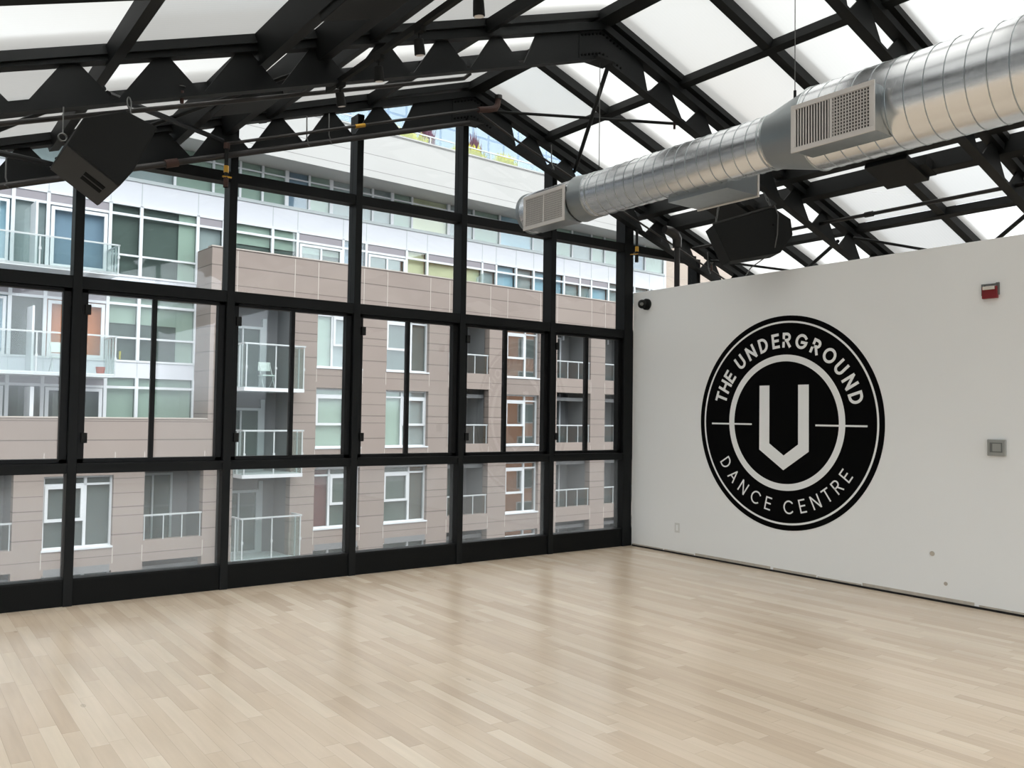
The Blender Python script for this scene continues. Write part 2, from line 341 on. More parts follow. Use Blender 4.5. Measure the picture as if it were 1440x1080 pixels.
# glazed gable wall ------------------------------------------------
BAY = 1.268
XM = [-BAY*k for k in range(-3, 8)]         # right edges of the mullions, 3.80 ... -8.88
wb = thing('wall_back', (-2.6, .08, 0), 'black framed glass gable wall', 'wall', kind='structure')
W = .072
for i, xr in enumerate(XM):
    xl = xr-(.15 if i == 3 else W); top = min(rz(xl, 5.06), rz(xr, 5.06))
    MB().box(xl, xr, 0, .165, .0, top).build('mullion', 'mullion', wb, bevel=.004)
def bays(): # (left glass edge, right glass edge)
    for i in range(len(XM)-1):
        xr = XM[i]-(.15 if i == 3 else W); xl = XM[i+1]
        yield i, xl, xr
yield_n = 0
for i, xl, xr in bays():
    MB().box(xl, xr, .02, .15, 0, .205).build('kick_panel', 'kick', wb)
    MB().box(xl, xr, .012, .15, .205, .222).build('sill', 'mullion', wb)
    MB().box(xl, xr, .012, .15, 1.08, 1.145).box(xl, xr, -.006, .15, 1.145, 1.165).build('transom_bar', 'mullion', wb)
    MB().box(xl, xr, .008, .15, 2.61, 2.712).build('transom_bar', 'mullion', wb)
    if rz((xl+xr)/2, 4.8) > 3.5: MB().box(xl, xr, .012, .15, 3.715, 3.81).build('transom_bar', 'mullion', wb)
n = 0
for i, xl, xr in bays():
    n += 1; ttl = 'glazed bay %s of the gable wall' % ('with sliding sashes' if XM[i] <= 0 else 'beyond the white partition')
    wn_ = thing('window_%d' % n, ((xl+xr)/2, .1, .22), ttl, 'window', kind='structure')
    MB().box(xl, xr, .09, .10, .222, 1.08).build('lower_pane', 'hazy', wn_)
    tp = min(rz(xl, 5.0), rz(xr, 5.0))
    if tp > 3.81:
        MB().box(xl, xr, .09, .10, 2.712, 3.715).build('upper_pane', 'clear', wn_)
        poly = [(xl, .09, 3.81), (xr, .09, 3.81), (xr, .09, rz(xr, 5.14))]+([(RX, .09, 5.14)] if xl < RX < xr else [])+[(xl, .09, rz(xl, 5.14))]
        MB().prism(poly, (0, .01, 0)).build('gable_pane', 'clear', wn_)
    else:
        MB().prism([(xl, .09, 2.712), (xr, .09, 2.712), (xr, .09, rz(xr, 5.14)), (xl, .09, rz(xl, 5.14))], (0, .01, 0)).build('gable_pane', 'clear', wn_)
    # sliding sashes
    z0, z1 = 1.165, 2.61
    b = MB(); b.box(xl, xl+.055, .045, .12, z0, z1); b.box(xr-.06, xr, .045, .12, z0, z1); b.box(xl, xr, .045, .12, z0, z0+.035); b.box(xl, xr, .045, .12, z1-.03, z1)
    b.build('window_frame', 'sash', wn_, bevel=.003)
    xm = xl+(xr-xl)*(.49 if i < 8 else .455)
    s1 = MB().box(xm-.018, xm+.018, .052, .08, z0+.035, z1-.03).build('sliding_sash', 'sash', wn_)
    MB().box(xl+.055, xm-.018, .062, .068, z0+.035, z1-.03).build('pane', 'clear', s1)
    s2 = MB().box(xm-.012, xm+.03, .088, .115, z0+.035, z1-.03).build('sliding_sash', 'sash', wn_)
    MB().box(xm+.03, xr-.06, .10, .106, z0+.035, z1-.03).build('pane', 'sashglass', s2)
    for zz in (1.33, 2.40): MB().box(xl+.03, xl+.075, .02, .05, zz, zz+.085).build('latch', 'black', wn_, bevel=.003)

# ------------------------------------------------------------ roof
TR = [-.15-2.05*k for k in range(6)]
RAF = [-.15-2.05*k-1.05 for k in range(6)]
PUR = [-7.6, -6.6, -4.87, -3.85, -1.58, -.55, 1.38, 2.4]
VENT = [(-5.72, -5.62), (-5.3, -5.2), (.02, .11), (.40, .50)]
ceil = thing('ceiling', (RX, -5, 5.2), 'opal polycarbonate roof panels between black steel members', 'ceiling', kind='structure')
xs_l = [XL, -6.6, -3.85, RX]; xs_r = [RX, -1.58, 1.38, XR]
ycuts = sorted(TR+RAF+[.12, -12.5])
for a, c in zip(ycuts[:-1], ycuts[1:]):
    for xs in (xs_l, xs_r):
        for x0, x1 in zip(xs[:-1], xs[1:]):
            b = MB(); g = .004; v = [(x, y, rt(x, o)) for o in (5.215, 5.24) for x, y in ((x0+g, a+g), (x1-g, a+g), (x1-g, c-g), (x0+g, c-g))]
            b.add(v, [(0, 1, 2, 3)], 0); b.add(v, [(4, 5, 6, 7), (0, 1, 5, 4), (1, 2, 6, 5), (2, 3, 7, 6), (3, 0, 4, 7)], 1)
            b.build('roof_panel', ['sheet', 'skin'], ceil)
nrm = {s: Vector((s/3, 0, 1)).normalized() for s in (-1, 1)}
def slope_bar(b, xa, xb, y, off, w, h, f=rz):     # bar along the slope in a plane of constant y; off = height offset of its centre
    s = -1 if xb <= RX else 1
    b.bar((xa, y, f(xa, off)), (xb, y, f(xb, off)), w, h, nrm[s])
# outside cap strips over the panel joints
b = MB()
for y in TR+RAF:
    for xa, xb in ((XL, RX), (RX, XR)): slope_bar(b, xa, xb, y, 5.29, .07, .09, rt)
b.build('glazing_cap', 'steel', ceil)
# trusses
names = ['at the glass gable wall', 'second from the glass wall, with the bolted plate near mid picture', 'crossing the top right corner of the picture', 'behind the viewpoint, nearest one', 'behind the viewpoint, middle one', 'behind the viewpoint, farthest one']
def truss(y, lab):
    r = thing('roof_truss', (RX, y, 4.78), lab, 'roof truss')
    b = MB()
    for xa, xb in ((XL+.05, RX), (RX, XR-.05)): slope_bar(b, xa, xb, y, 4.79+.012, .09, .022)
    b.build('bottom_chord', 'steel', r)
    b = MB()
    for xa, xb in ((XL+.05, RX), (RX, XR-.05)): slope_bar(b, xa, xb, y, 5.088, .10, .065)
    b.build('top_chord', 'steel', r)
    b = MB()
    for xa, xb in ((XL+.05, RX), (RX, XR-.05)): slope_bar(b, xa, xb, y, 5.185, .16, .06, rt)
    b.build('rafter_cap', 'steel', r)
    zt, zb = 5.058, 4.81
    def plate(xc, s):
        wt, wbm = .05, .253
        P = [(xc-wbm, y-.008, rz(xc-wbm, zb)), (xc+wbm, y-.008, rz(xc+wbm, zb)), (xc+wt, y-.008, rz(xc+wt, zt)), (xc-wt, y-.008, rz(xc-wt, zt))]
        MB().prism(P, (0, .016, 0)).build('web_plate', 'steel', r)
    x = -3.74
    while x > XL+.2: plate(x, -1); x -= .5145
    x = -1.77
    while x < XR-.2: plate(x, 1); x += .5145
    P = [(-3.46, y-.009, rz(-3.46, zb)), (RX, y-.009, zb), (-2.0, y-.009, rz(-2.0, zb)), (-2.08, y-.009, rz(-2.08, zt)), (RX, y-.009, zt), (-3.33, y-.009, rz(-3.33, zt))]
    g = MB().prism([P[0], P[1], P[4], P[5]], (0, .018, 0)).prism([P[1], P[2], P[3], P[4]], (0, .018, 0)).build('gusset_plate', 'steel', r)
    MB().prism([(-2.86, y-.015, rz(-2.86, zb)), (RX, y-.015, zb), (-2.34, y-.015, rz(-2.34, zb)), (-2.34, y-.015, rz(-2.34, zt)), (RX, y-.015, zt), (-2.86, y-.015, rz(-2.86, zt))], (0, .006, 0)).build('splice_plate', 'steel', r)
    if y > -5:
        for row in (zb+.035, zt-.035):
            for k in range(12):
                xc = -2.83+k*.042; MB().tube([(xc, y-.024, rz(xc, row)), (xc, y-.012, rz(xc, row))], .0105, 6).build('bolt', 'bolt', g)
    MB().box(RX-.11, RX+.11, y-.09, y+.09, 4.765, 4.785).build('clamp_plate', 'steel', r)
    return r
for y, l in zip(TR, names): truss(y, 'black steel gable truss, '+l)
# mid rafters
rl = ['between the glass wall truss and the bolted truss', 'between the bolted truss and the top right truss', 'first one behind the viewpoint', 'second one behind the viewpoint', 'third one behind the viewpoint', 'fourth one behind the viewpoint']
for y, l in zip(RAF, rl):
    b = MB()
    for xa, xb in ((XL+.05, RX), (RX, XR-.05)): slope_bar(b, xa, xb, y, 5.165, .085, .09, rt)
    tag(b.build('rafter', 'steel'), 'slim black rafter up both roof slopes, '+l, 'rafter')
# ridge and purlins
b = MB().prism([(RX-.085, YB+.1, 5.10), (RX+.085, YB+.1, 5.10), (RX+.085, YB+.1, 5.19), (RX, YB+.1, 5.215), (RX-.085, YB+.1, 5.19)], (0, 12.4, 0))
tag(b.build('ridge_beam', 'steel'), 'black ridge beam along the peak of the roof', 'ridge beam')
pl = {-7.6: 'outermost purlin low on the left roof slope', -6.6: 'purlin on the left slope above the big hanging speaker', -4.87: 'purlin on the left slope just inside the vent strip', -3.85: 'purlin on the left slope nearest the ridge',
      -1.58: 'purlin on the right slope nearest the ridge', -.55: 'purlin on the right slope hidden above the duct', 1.38: 'purlin on the right slope low above the white wall', 2.4: 'outermost purlin behind the white wall'}
for x in PUR:
    s = -1 if x < RX else 1; b = MB(); b.bar((x, .0, rt(x, 5.155)), (x, YB+.1, rt(x, 5.155)), .075, .09, nrm[s])
    tag(b.build('purlin', 'steel'), 'black '+pl[x], 'purlin')
for x0, x1 in VENT:
    xc = (x0+x1)/2; s = -1 if xc < RX else 1; b = MB(); b.bar((xc, .0, rt(xc, 5.115)), (xc, YB+.1, rt(xc, 5.115)), x1-x0, .19, nrm[s])
    side = 'left' if s < 0 else 'right'; which = 'upper' if abs(xc-RX) < 2.8 else 'lower'
    tag(b.build('vent_curb_beam', 'steel'), 'deep black beam of the %s vent strip, %s one' % (side, which), 'beam')
for s, xc in ((-1, -5.46), (1, .255)):
    for k, y in enumerate(RAF[:4]):
        r = thing('vent_actuator_box', (xc, y-.1, rz(xc, 5.0)), 'black box on the %s vent strip, %s' % ('left' if s < 0 else 'right', ['nearest the glass wall', 'between the bolted truss and the next truss', 'just behind the viewpoint', 'farthest behind the viewpoint'][k]), 'vent box', 'vent boxes on the roof slopes')
        b = MB(); b.bar((xc, y-.33, rt(xc, 4.99)), (xc, y+.10, rt(xc, 4.99)), .44, .05, nrm[s]); b.build('cover', 'steel', r, bevel=.004)
        b = MB(); b.bar((xc+.12*s, y-.40, rz(xc+.12*s, 5.06)), (xc+.12*s, y-.33, rz(xc+.12*s, 5.06)), .22, .10, nrm[s]); b.build('motor', 'black', r)
# bracing rods
BR = [(-2.4, -1.2, 0, 'right slope by the ridge'), (1.2, 2.45, 0, 'right slope low behind the right speaker'), (-6.6, -5.3, 0, 'left slope above the big speaker'), (-7.85, -6.62, 0, 'left slope at the picture edge'),
      (1.25, 2.85, 1, 'right slope above the fire strobe')]
for xa, xb, k, l in BR:
    y0, y1 = TR[k]-.08, TR[k+1]+.08
    tag(MB().tube([(xa, y0, rt(xa, 4.99)), (xb, y1, rt(xb, 4.99))], .016, 8).build('brace_rod', 'steel'), 'thin black brace rod, '+l, 'brace rod')
    tag(MB().tube([(xb, y0, rt(xb, 4.95)), (xa, y1, rt(xa, 4.95))], .022, 8).build('brace_rod', 'steel'), 'thicker black brace rod, '+l, 'brace rod')

# ------------------------------------------------------------ duct
DX, DZ, RS, RB = RX, 3.58, .192, .28
D = thing('ventilation_duct', (DX, -1.22, DZ-RS), 'large round galvanised spiral duct hanging below the ridge', 'air duct')
MB().tube([(DX, -1.25, DZ), (DX, -4.06, DZ)], RS, 48, False).build('duct_section', 'galv', D, smooth=True)
MB().tube([(DX, -4.42, DZ), (DX, -11.6, DZ)], RB, 56, False).build('duct_section', 'galv', D, smooth=True)
MB().tube([(DX, -4.06, DZ), (DX, -4.42, DZ)], [RS, RB], 56, False).build('reducer', 'galv2', D, smooth=True)
MB().tube([(DX, -1.22, DZ), (DX, -1.23, DZ), (DX, -1.27, DZ)], [RS-.006, RS+.006, RS+.004], 48).build('end_cap', 'galv2', D, smooth=True)
for y, r in ((-2.16, RS), (-2.22, RS), (-4.04, RS), (-4.07, RS), (-4.42, RB)):
    MB().tube([(DX, y+.008, DZ), (DX, y, DZ), (DX, y-.008, DZ)], [r+.001, r+.007, r+.001], 48, False).build('collar', 'galv2', D, smooth=True)
def helix(y0, y1, r, pitch):
    n = int((y0-y1)/pitch*28); pts = []
    for i in range(n+1):
        a = 2*PI*i/28; y = y0-(y0-y1)*i/n; pts.append((DX-r*math.cos(a), y, DZ+r*math.sin(a)))
    return MB().tube(pts, .0035, 5)
helix(-2.26, -4.02, RS+.001, .112).build('spiral_seam', 'galv2', D, smooth=True)
helix(-4.45, -11.5, RB+.001, .118).build('spiral_seam', 'galv2', D, smooth=True)
def register(y0, y1, z0, z1, xf, xback, dense):
    sgn = -1 if xf < DX else 1
    bx = MB().box(min(xf, xback), max(xf, xback), min(y0, y1)+.012, max(y0, y1)-.012, z0+.012, z1-.012).build('register_box', 'galv2', D)
    e = .008*sgn; fr = .032; a, c = min(y0, y1), max(y0, y1)
    X0, X1 = sorted((xf, xf+.012*sgn))
    f = MB(); f.box(X0, X1, a, c, z0, z0+fr); f.box(X0, X1, a, c, z1-fr, z1); f.box(X0, X1, a, a+fr, z0+fr, z1-fr); f.box(X0, X1, c-fr, c, z0+fr, z1-fr)
    ym = a+(c-a)*.5; f.box(X0, X1, ym-.008, ym+.008, z0+fr, z1-fr)
    f = f.build('grille_frame', 'grille', bx, bevel=.002)
    MB().box(min(xf, xf+.003*sgn), max(xf, xf+.003*sgn), a+fr, c-fr, z0+fr, z1-fr).build('grille_back', 'void', bx)
    l = MB(); ny = int((c-a-2*fr)/.0195)
    for i in range(ny+1):
        yy = a+fr+(c-a-2*fr)*i/ny; l.box(X0+.004, X1-.001, yy-.0042, yy+.0042, z0+fr, z1-fr)
    nz_ = int((z1-z0-2*fr)/.0195)
    for i in range(nz_+1):
        zz = z0+fr+(z1-z0-2*fr)*i/nz_
        l.box(X0+.004, X1-.002, a+fr, ym if not dense else ym, zz-.0028, zz+.0028)
        if dense == 2: l.box(X0+.004, X1-.002, ym, c-fr, zz-.0028, zz+.0028)
    l.build('louvre', 'grille', bx)
register(-1.39, -1.99, 3.355, 3.675, -2.812, -2.6, 2)
register(-4.45, -5.03, 3.33, 3.64, -2.96, -2.6, 1)
# saddle skirt round the near-end register
MB().tube([(DX, -1.99, DZ), (DX, -2.16, DZ)], [RS+.018, RS+.002], 40, False).build('saddle', 'galv2', D, smooth=True)
register(-3.02, -3.64, 3.33, 3.62, -2.24, -2.6, 1)
for y, zt, l in ((TR[1], 4.765, 'from the bolted truss apex'), (TR[2]+.03, 4.765, 'from the next truss apex'), (-3.2, 5.1, 'from the ridge beam')):
    if y == -3.2: continue
    r = RS if y > -4 else RS+.08
    h = thing('duct_hanger', (DX, y, zt), 'thin wire hanging the duct '+l, 'hanger wire')
    MB().tube([(DX, y, zt), (DX, y, DZ+r)], .0035, 6).build('wire', 'zinc', h)
    MB().tube([(DX, y, DZ+r-.01), (DX, y, DZ+r+.05)], .010, 8).build('turnbuckle', 'black', h)

# ------------------------------------------------------------ sprinkler pipes and conduit
def pz(x, off): return rz(x, 4.79+off)
def pipe(name, pts, r, label, m='pipe', cat='pipe'):
    return tag(MB().tube(pts, r, 10).build(name, m, smooth=True), label, cat)
P = thing('sprinkler_pipe', (-5, -.33, pz(-5, -.04)), 'long iron sprinkler pipe under the truss at the glass wall, left slope', 'sprinkler pipe')
MB().tube([(XL+.1, -.33, pz(XL+.1, -.045)), (-2.75, -.33, pz(-2.75, -.045))], .026, 12).build('pipe', 'pipe', P, smooth=True)
for x in (-5.75, -8.2): 
    MB().tube([(x-.05, -.33, pz(x-.05, -.045)), (x+.05, -.33, pz(x+.05, -.045))], .036, 12).build('coupling', 'rust', P, smooth=True)
P = thing('sprinkler_branch_pipe', (-4, -.36, pz(-4, .07)), 'thin iron branch pipe with upturned rusty elbow at the ridge', 'sprinkler pipe')
MB().tube([(-5.3, -.36, pz(-5.3, .055)), (-2.62, -.36, pz(-2.62, .08))], .014, 10).build('pipe', 'pipe', P, smooth=True)
MB().tube([(-2.66, -.36, 4.845), (-2.52, -.36, 4.88), (-2.44, -.36, 4.91), (-2.41, -.36, 4.96), (-2.40, -.36, 5.03)], [.03, .034, .036, .032, .03], 10).build('elbow', 'rust', P, smooth=True)
MB().tube([(-2.40, -.36, 5.02), (-2.40, -.36, 5.06)], .042, 10).build('collar', 'pipe', P, smooth=True)
MB().tube([(-3.98, -.36, pz(-3.98, .065)), (-4.08, -.36, pz(-4.08, .065))], .019, 10).build('coupling', 'brass', P, smooth=True)
def valve(x, y, zt, zb, label, lever):
    P = thing('drain_valve', (x, y, zb), label, 'valve')
    MB().tube([(x, y, zt), (x, y, zb)], .017, 10).build('pipe', 'black', P, smooth=True)
    MB().tube([(x, y, zb+.13), (x, y, zb+.19)], .022, 10).build('union', 'brass', P, smooth=True)
    MB().tube([(x, y, zb), (x, y, zb+.09)], .022, 10).build('cap', 'rust' if not lever else 'black', P, smooth=True)
    if lever: MB().bar((x, y-.01, zb+.10), (x-.13, y-.03, zb+.075), .02, .008).build('lever', 'brass', P)
    else:
        MB().bar((x-.035, y-.01, zb+.09), (x+.045, y-.01, zb+.09), .02, .012).build('lever', 'brass', P); MB().tube([(x, y, zt-.03), (x, y, zt+.02)], .026, 10).build('elbow', 'rust', P, smooth=True)
valve(-5.30, -.36, 3.93, 3.56, 'short drop pipe with brass valve at the second mullion from the left', False)
valve(-.30, -.36, 3.90, 3.50, 'short drop pipe with brass lever beside the corner mullion', True)
pipe('conduit', [(-2.6, -.30, pz(-2.6, .05)), (-2.1, -.30, pz(-2.1, .02)), (XR-.3, -.30, pz(XR-.3, .03))], .012, 'thin conduit along the glass wall truss, right slope', cat='conduit')
P = thing('standpipe', (.37, -.40, 0), 'thick black vertical pipe behind the end of the white wall', 'pipe')
MB().tube([(.37, -.40, 0), (.37, -.40, 3.80)], .036, 12).build('pipe', 'pipe', P, smooth=True)
MB().tube([(.37, -.40, 3.76), (.37, -.40, 3.87), (.33, -.40, 3.92), (.24, -.40, 3.95), (.14, -.40, 3.96)], [.056, .06, .062, .06, .05], 12).build('elbow', 'pipe', P, smooth=True)
pipe('sprinkler_pipe', [(XL+.1, -1.92, pz(XL+.1, .024)), (-3.86, -1.92, pz(-3.86, .024)), (-3.80, -1.92, pz(-3.8, .06))], .016, 'black sprinkler pipe on the left slope just beyond the bolted truss')
P = pipe('sprinkler_pipe', [(.72, -.35, 3.80), (.72, -12.2, 3.80)], .02, 'long black pipe running along the right slope above the white wall')
MB().tube([(.72, -2.75, 3.80), (.72, -2.84, 3.80)], .03, 10).build('coupling', 'pipe', P, smooth=True)
for x, y, l in ((-1.55, -2.12, 'above the duct beside the bolted truss'), (-6.18, -2.2, 'hidden beside the big speaker'), (1.05, -.38, 'at the glass wall truss above the white wall')):
    r = thing('fire_sprinkler', (x, y, pz(x, .0)), 'small upright fire sprinkler '+l, 'sprinkler')
    MB().tube([(x, y, pz(x, -.03)), (x, y, pz(x, .05))], .012, 8).build('body', 'rust', r); MB().tube([(x, y, pz(x, .075)), (x, y, pz(x, .08))], .022, 10).build('deflector', 'zinc', r)
    MB().tube([(x, y, pz(x, .05)), (x, y, pz(x, .08))], .006, 6).build('stem', 'zinc', r)
for x in (-6.95, -4.55, -4.33, -1.62, 1.05):
    y = -.31; r = pipe('pipe_hanger', [(x, y, pz(x, .23)), (x, y-.01, pz(x, .02)), (x+.02, y-.03, pz(x, -.06)), (x-.01, y-.06, pz(x, -.05))], .006, {-6.95: 'wire pipe hanger at the far left picture edge', -4.55: 'left of the pair of wire pipe hangers near the third mullion', -4.33: 'right of the pair of wire pipe hangers near the third mullion', -1.62: 'wire pipe hanger above the near end of the duct', 1.05: 'wire pipe hanger above the end of the white wall'}[x], 'zinc', 'pipe hanger')

# ------------------------------------------------------------ track lights
T = thing('lighting_track', (-5.1, -5, 3.93), 'black lighting track hung under the trusses on the left slope', 'lighting track')
MB().box(-5.125, -5.095, -9.2, -2.02, 3.945, 3.985).build('track', 'black', T)
for y in TR[1:5]: MB().box(-5.12, -5.10, y-.03, y+.03, 3.98, pz(-5.11, .0)).build('track_clip', 'black', T)
def spot(y, lab, tilt):
    r = thing('track_spotlight', (-5.11, y, 3.945), lab, 'spotlight', 'spotlights on the track')
    MB().box(-5.128, -5.092, y-.05, y+.03, 3.915, 3.945).build('adapter', 'black', r)
    MB().tube([(-5.11, y, 3.915), (-5.11, y, 3.87)], .008, 8).build('stem', 'black', r)
    d = Vector(tilt).normalized(); p = Vector((-5.11, y, 3.85)); 
    MB().tube([p-d*.03, p-d*.025, p+d*.062, p+d*.066], [.024, .03, .034, .031], 16).build('lamp_head', 'black', r, smooth=True)
    MB().tube([p+d*.0665, p+d*.068], .027, 16).build('lens', 'grille', r)
spot(-2.24, 'black track spotlight nearest the glass wall', (.25, .1, -1)); spot(-2.82, 'second black track spotlight from the glass wall', (.15, .1, -1))
spot(-3.34, 'third black track spotlight from the glass wall, beside a web plate', (.2, .1, -1)); spot(-3.98, 'black track spotlight cut by the top edge of the picture', (.1, .05, -1))

# ------------------------------------------------------------ speakers
fp = [(-6.833, 3.180), (-6.624, 3.266), (-6.453, 3.207), (-6.577, 2.932), (-6.644, 2.837), (-6.910, 3.016)]
S = thing('hanging_speaker', (-6.68, -2.45, 2.84), 'large black six-sided loudspeaker chained under the left truss', 'loudspeaker')
MB().prism([(x, -2.75, z) for x, z in fp], (0, .57, 0)).build('cabinet', 'speaker', S, bevel=.008)
# paler panel covering the whole lower slanted face, with the slots on it
a, c = Vector((-6.644, 0, 2.837)), Vector((-6.910, 0, 3.016)); u = (c-a).normalized(); nn = Vector((u.z, 0, -u.x)); 
if nn.z > 0: nn = -nn
def face_box(b, t0, t1, y0, y1, h, sink=0):
    p = [a+u*t0, a+u*t1]; vs = []
    for q in p:
        for y in (y0, y1):
            for k in (sink, h): vs.append(Vector((q.x, y, q.z))+nn*k)
    b.add(vs, [(0, 1, 3, 2), (4, 6, 7, 5), (0, 4, 5, 1), (2, 3, 7, 6), (0, 2, 6, 4), (1, 5, 7, 3)])
b = MB(); face_box(b, .004, .316, -2.742, -2.188, .004); b.build('lower_face_panel', 'speaker2', S)
b = MB(); face_box(b, .045, .17, -2.585, -2.52, .006, .0045); face_box(b, .045, .17, -2.49, -2.425, .006, .0045); b.build('handle_slot', 'bolt', S)
def chain(p0, p1, lab, links=4, R=.018):
    p0, p1 = Vector(p0), Vector(p1); r = thing('hanging_chain', p0, lab, 'chain'); d = p1-p0; L = d.length/links; dn = d.normalized()
    s1 = dn.cross(Vector((0, 1, .1))).normalized(); s2 = dn.cross(s1)
    for i in range(links):
        c0 = p0+dn*L*(i+.5); sd = s1 if i % 2 == 0 else s2; pts = []
        for k in range(17):
            t = 2*PI*k/16; pts.append(c0+dn*math.cos(t)*L*.62+sd*math.sin(t)*R)
        MB().tube(pts, .0045, 6, False).build('link', 'zinc', r, smooth=True)
    return r
chain((-6.52, -2.32, pz(-6.52, .0)), (-6.50, -2.36, 3.235), 'short steel shackle chain on top of the left speaker', 4, .011)
r = thing('safety_cable', (-6.86, -2.3, 3.12), 'thin cable with ring beside the left speaker', 'cable')
MB().tube([(-6.86, -2.26, pz(-6.86, .0)), (-6.865, -2.3, 3.20)], .004, 6).build('cable', 'zinc', r)
MB().tube([(-6.865+.022*math.cos(k*PI/8), -2.3, 3.178+.022*math.sin(k*PI/8)) for k in range(17)], .006, 6, False).build('ring', 'zinc', r, smooth=True)
# right speaker: profile seen from the room, turned to face along the view
q = [(-0.836, -2.002, 3.599), (-0.343, -2.376, 3.783), (-0.198, -2.478, 3.668), (-0.175, -2.487, 3.508), (-0.269, -2.409, 3.323), (-0.682, -2.098, 3.229)]
dv = Vector((.56, .78, .02))*.36
S = thing('hanging_speaker', (-.45, -2.2, 3.2), 'black wedge-backed loudspeaker hung over the white wall', 'loudspeaker')
MB().prism(q, dv).build('cabinet', 'speaker', S, bevel=.006)
k0 = Vector(q[0]); k1 = Vector(q[1])
MB().bar(k0+Vector((.02, .02, .012)), k1+Vector((.0, .02, .012)), .05, .02).build('rigging_bar', 'speaker2', S)
MB().ball((-.36, -2.385, 3.60), .012).build('screw', 'bolt', S)
chain(k0+Vector((.06, .02, .02)), k0+Vector((.16, .05, .30)), 'thin chain at the left end of the right speaker', 6, .009)
chain(k1+Vector((-.02, .02, .01)), k1+Vector((-.03, .10, .17)), 'short chain at the right end of the right speaker', 3, .012)
pipe('speaker_cable', [(-.36, -2.40, 3.80), (-.33, -2.42, 3.70), (-.34, -2.42, 3.5), (-.31, -2.36, 3.34), (-.1, -1.9, 3.25), (.09, -1.66, 3.18)], .006, 'grey cable drooping from the right speaker to the white wall', 'zinc', 'cable')

# ------------------------------------------------------------ things on the white wall
E_ = thing('wall_emblem', (-.002, -2.256, 1.577), 'round black painted emblem of a dance centre on white wall', 'wall emblem')
cy_, cz_, R_ = -2.256, 1.577, 1.128
def wp(a_, b_, h): return (-h, cy_-a_*R_, cz_+b_*R_)
def ring(r0, r1, h0, h1, n=128):
    b = MB(); vs = []
    for k in range(n):
        t = 2*PI*k/n; c, s = math.cos(t), math.sin(t)
        for r in (r0, r1):
            for h in (h0, h1): vs.append(wp(r*c, r*s, h))
    fs = []
    for k in range(n):
        i, j = 4*k, 4*((k+1) % n)
        fs += [(i+1, j+1, j+3, i+3), (i, i+2, j+2, j), (i, j, j+1, i+1), (i+2, i+3, j+3, j+2)]
    b.add(vs, fs); return b
disc = MB().prism([wp(math.cos(2*PI*k/128), math.sin(2*PI*k/128), .0005) for k in range(128)], (-.003, 0, 0)).build('disc', 'logo', E_)
ring(.932, .950, .0035, .0045).build('thin_ring', 'logow', E_)
ring(.572, .634, .0035, .0045).build('inner_ring', 'logow', E_)
for x0, x1 in ((-.853, -.363), (.337, .843)):
    MB().prism([wp(x0, -.029, .0034), wp(x1, -.029, .0034), wp(x1, -.013, .0034), wp(x0, -.013, .0034)], (-.0014, 0, 0)).build('cross_bar', 'logow', E_)
MB().prism([wp(*p_, .0035) for p_ in ((-.272, .349), (-.160, .349), (-.160, -.200), (0, -.308), (.156, -.200), (.156, .349), (.268, .349), (.268, -.262), (-.003, -.444), (-.274, -.262))], (-.001, 0, 0)).build('letter_mark', 'logow', E_)
# lettering: strokes as thin plates, drawn in a unit box (width w, height 1)
def arc(cx, cy, rx, ry, a0, a1, n=12): return [(cx+rx*math.cos(math.radians(a0+(a1-a0)*k/n)), cy+ry*math.sin(math.radians(a0+(a1-a0)*k/n))) for k in range(n+1)]
GL = {'T': (.62, [[(0, 1), (.62, 1)], [(.31, 1), (.31, 0)]]), 'H': (.68, [[(0, 0), (0, 1)], [(.68, 0), (.68, 1)], [(0, .52), (.68, .52)]]),
      'E': (.50, [[(.5, 1), (0, 1), (0, 0), (.5, 0)], [(0, .52), (.46, .52)]]), 'U': (.66, [[(0, 1), (0, .33)]+arc(.33, .33, .33, .33, 180, 360)+[(.66, 1)]]),
      'N': (.70, [[(0, 0), (0, 1)], [(.03, 1), (.67, 0)], [(.70, 0), (.70, 1)]]), 'D': (.66, [[(0, 0), (0, 1), (.22, 1)]+arc(.22, .5, .44, .5, 90, -90)+[(0, 0)]]),
      'R': (.58, [[(0, 0), (0, 1), (.30, 1)]+arc(.30, .74, .26, .26, 90, -90)+[(0, .48)], [(.28, .48), (.58, 0)]]),
      'G': (.84, [arc(.46, .5, .46, .5, 40, 335, 20)+[(.90, .44), (.52, .44)]]), 'O': (.94, [arc(.47, .5, .47, .5, 0, 360, 28)]),
      'A': (.74, [[(0, 0), (.36, 1)], [(.38, 1), (.74, 0)], [(.13, .33), (.61, .33)]]), 'C': (.80, [arc(.47, .5, .47, .5, 45, 315, 22)])}
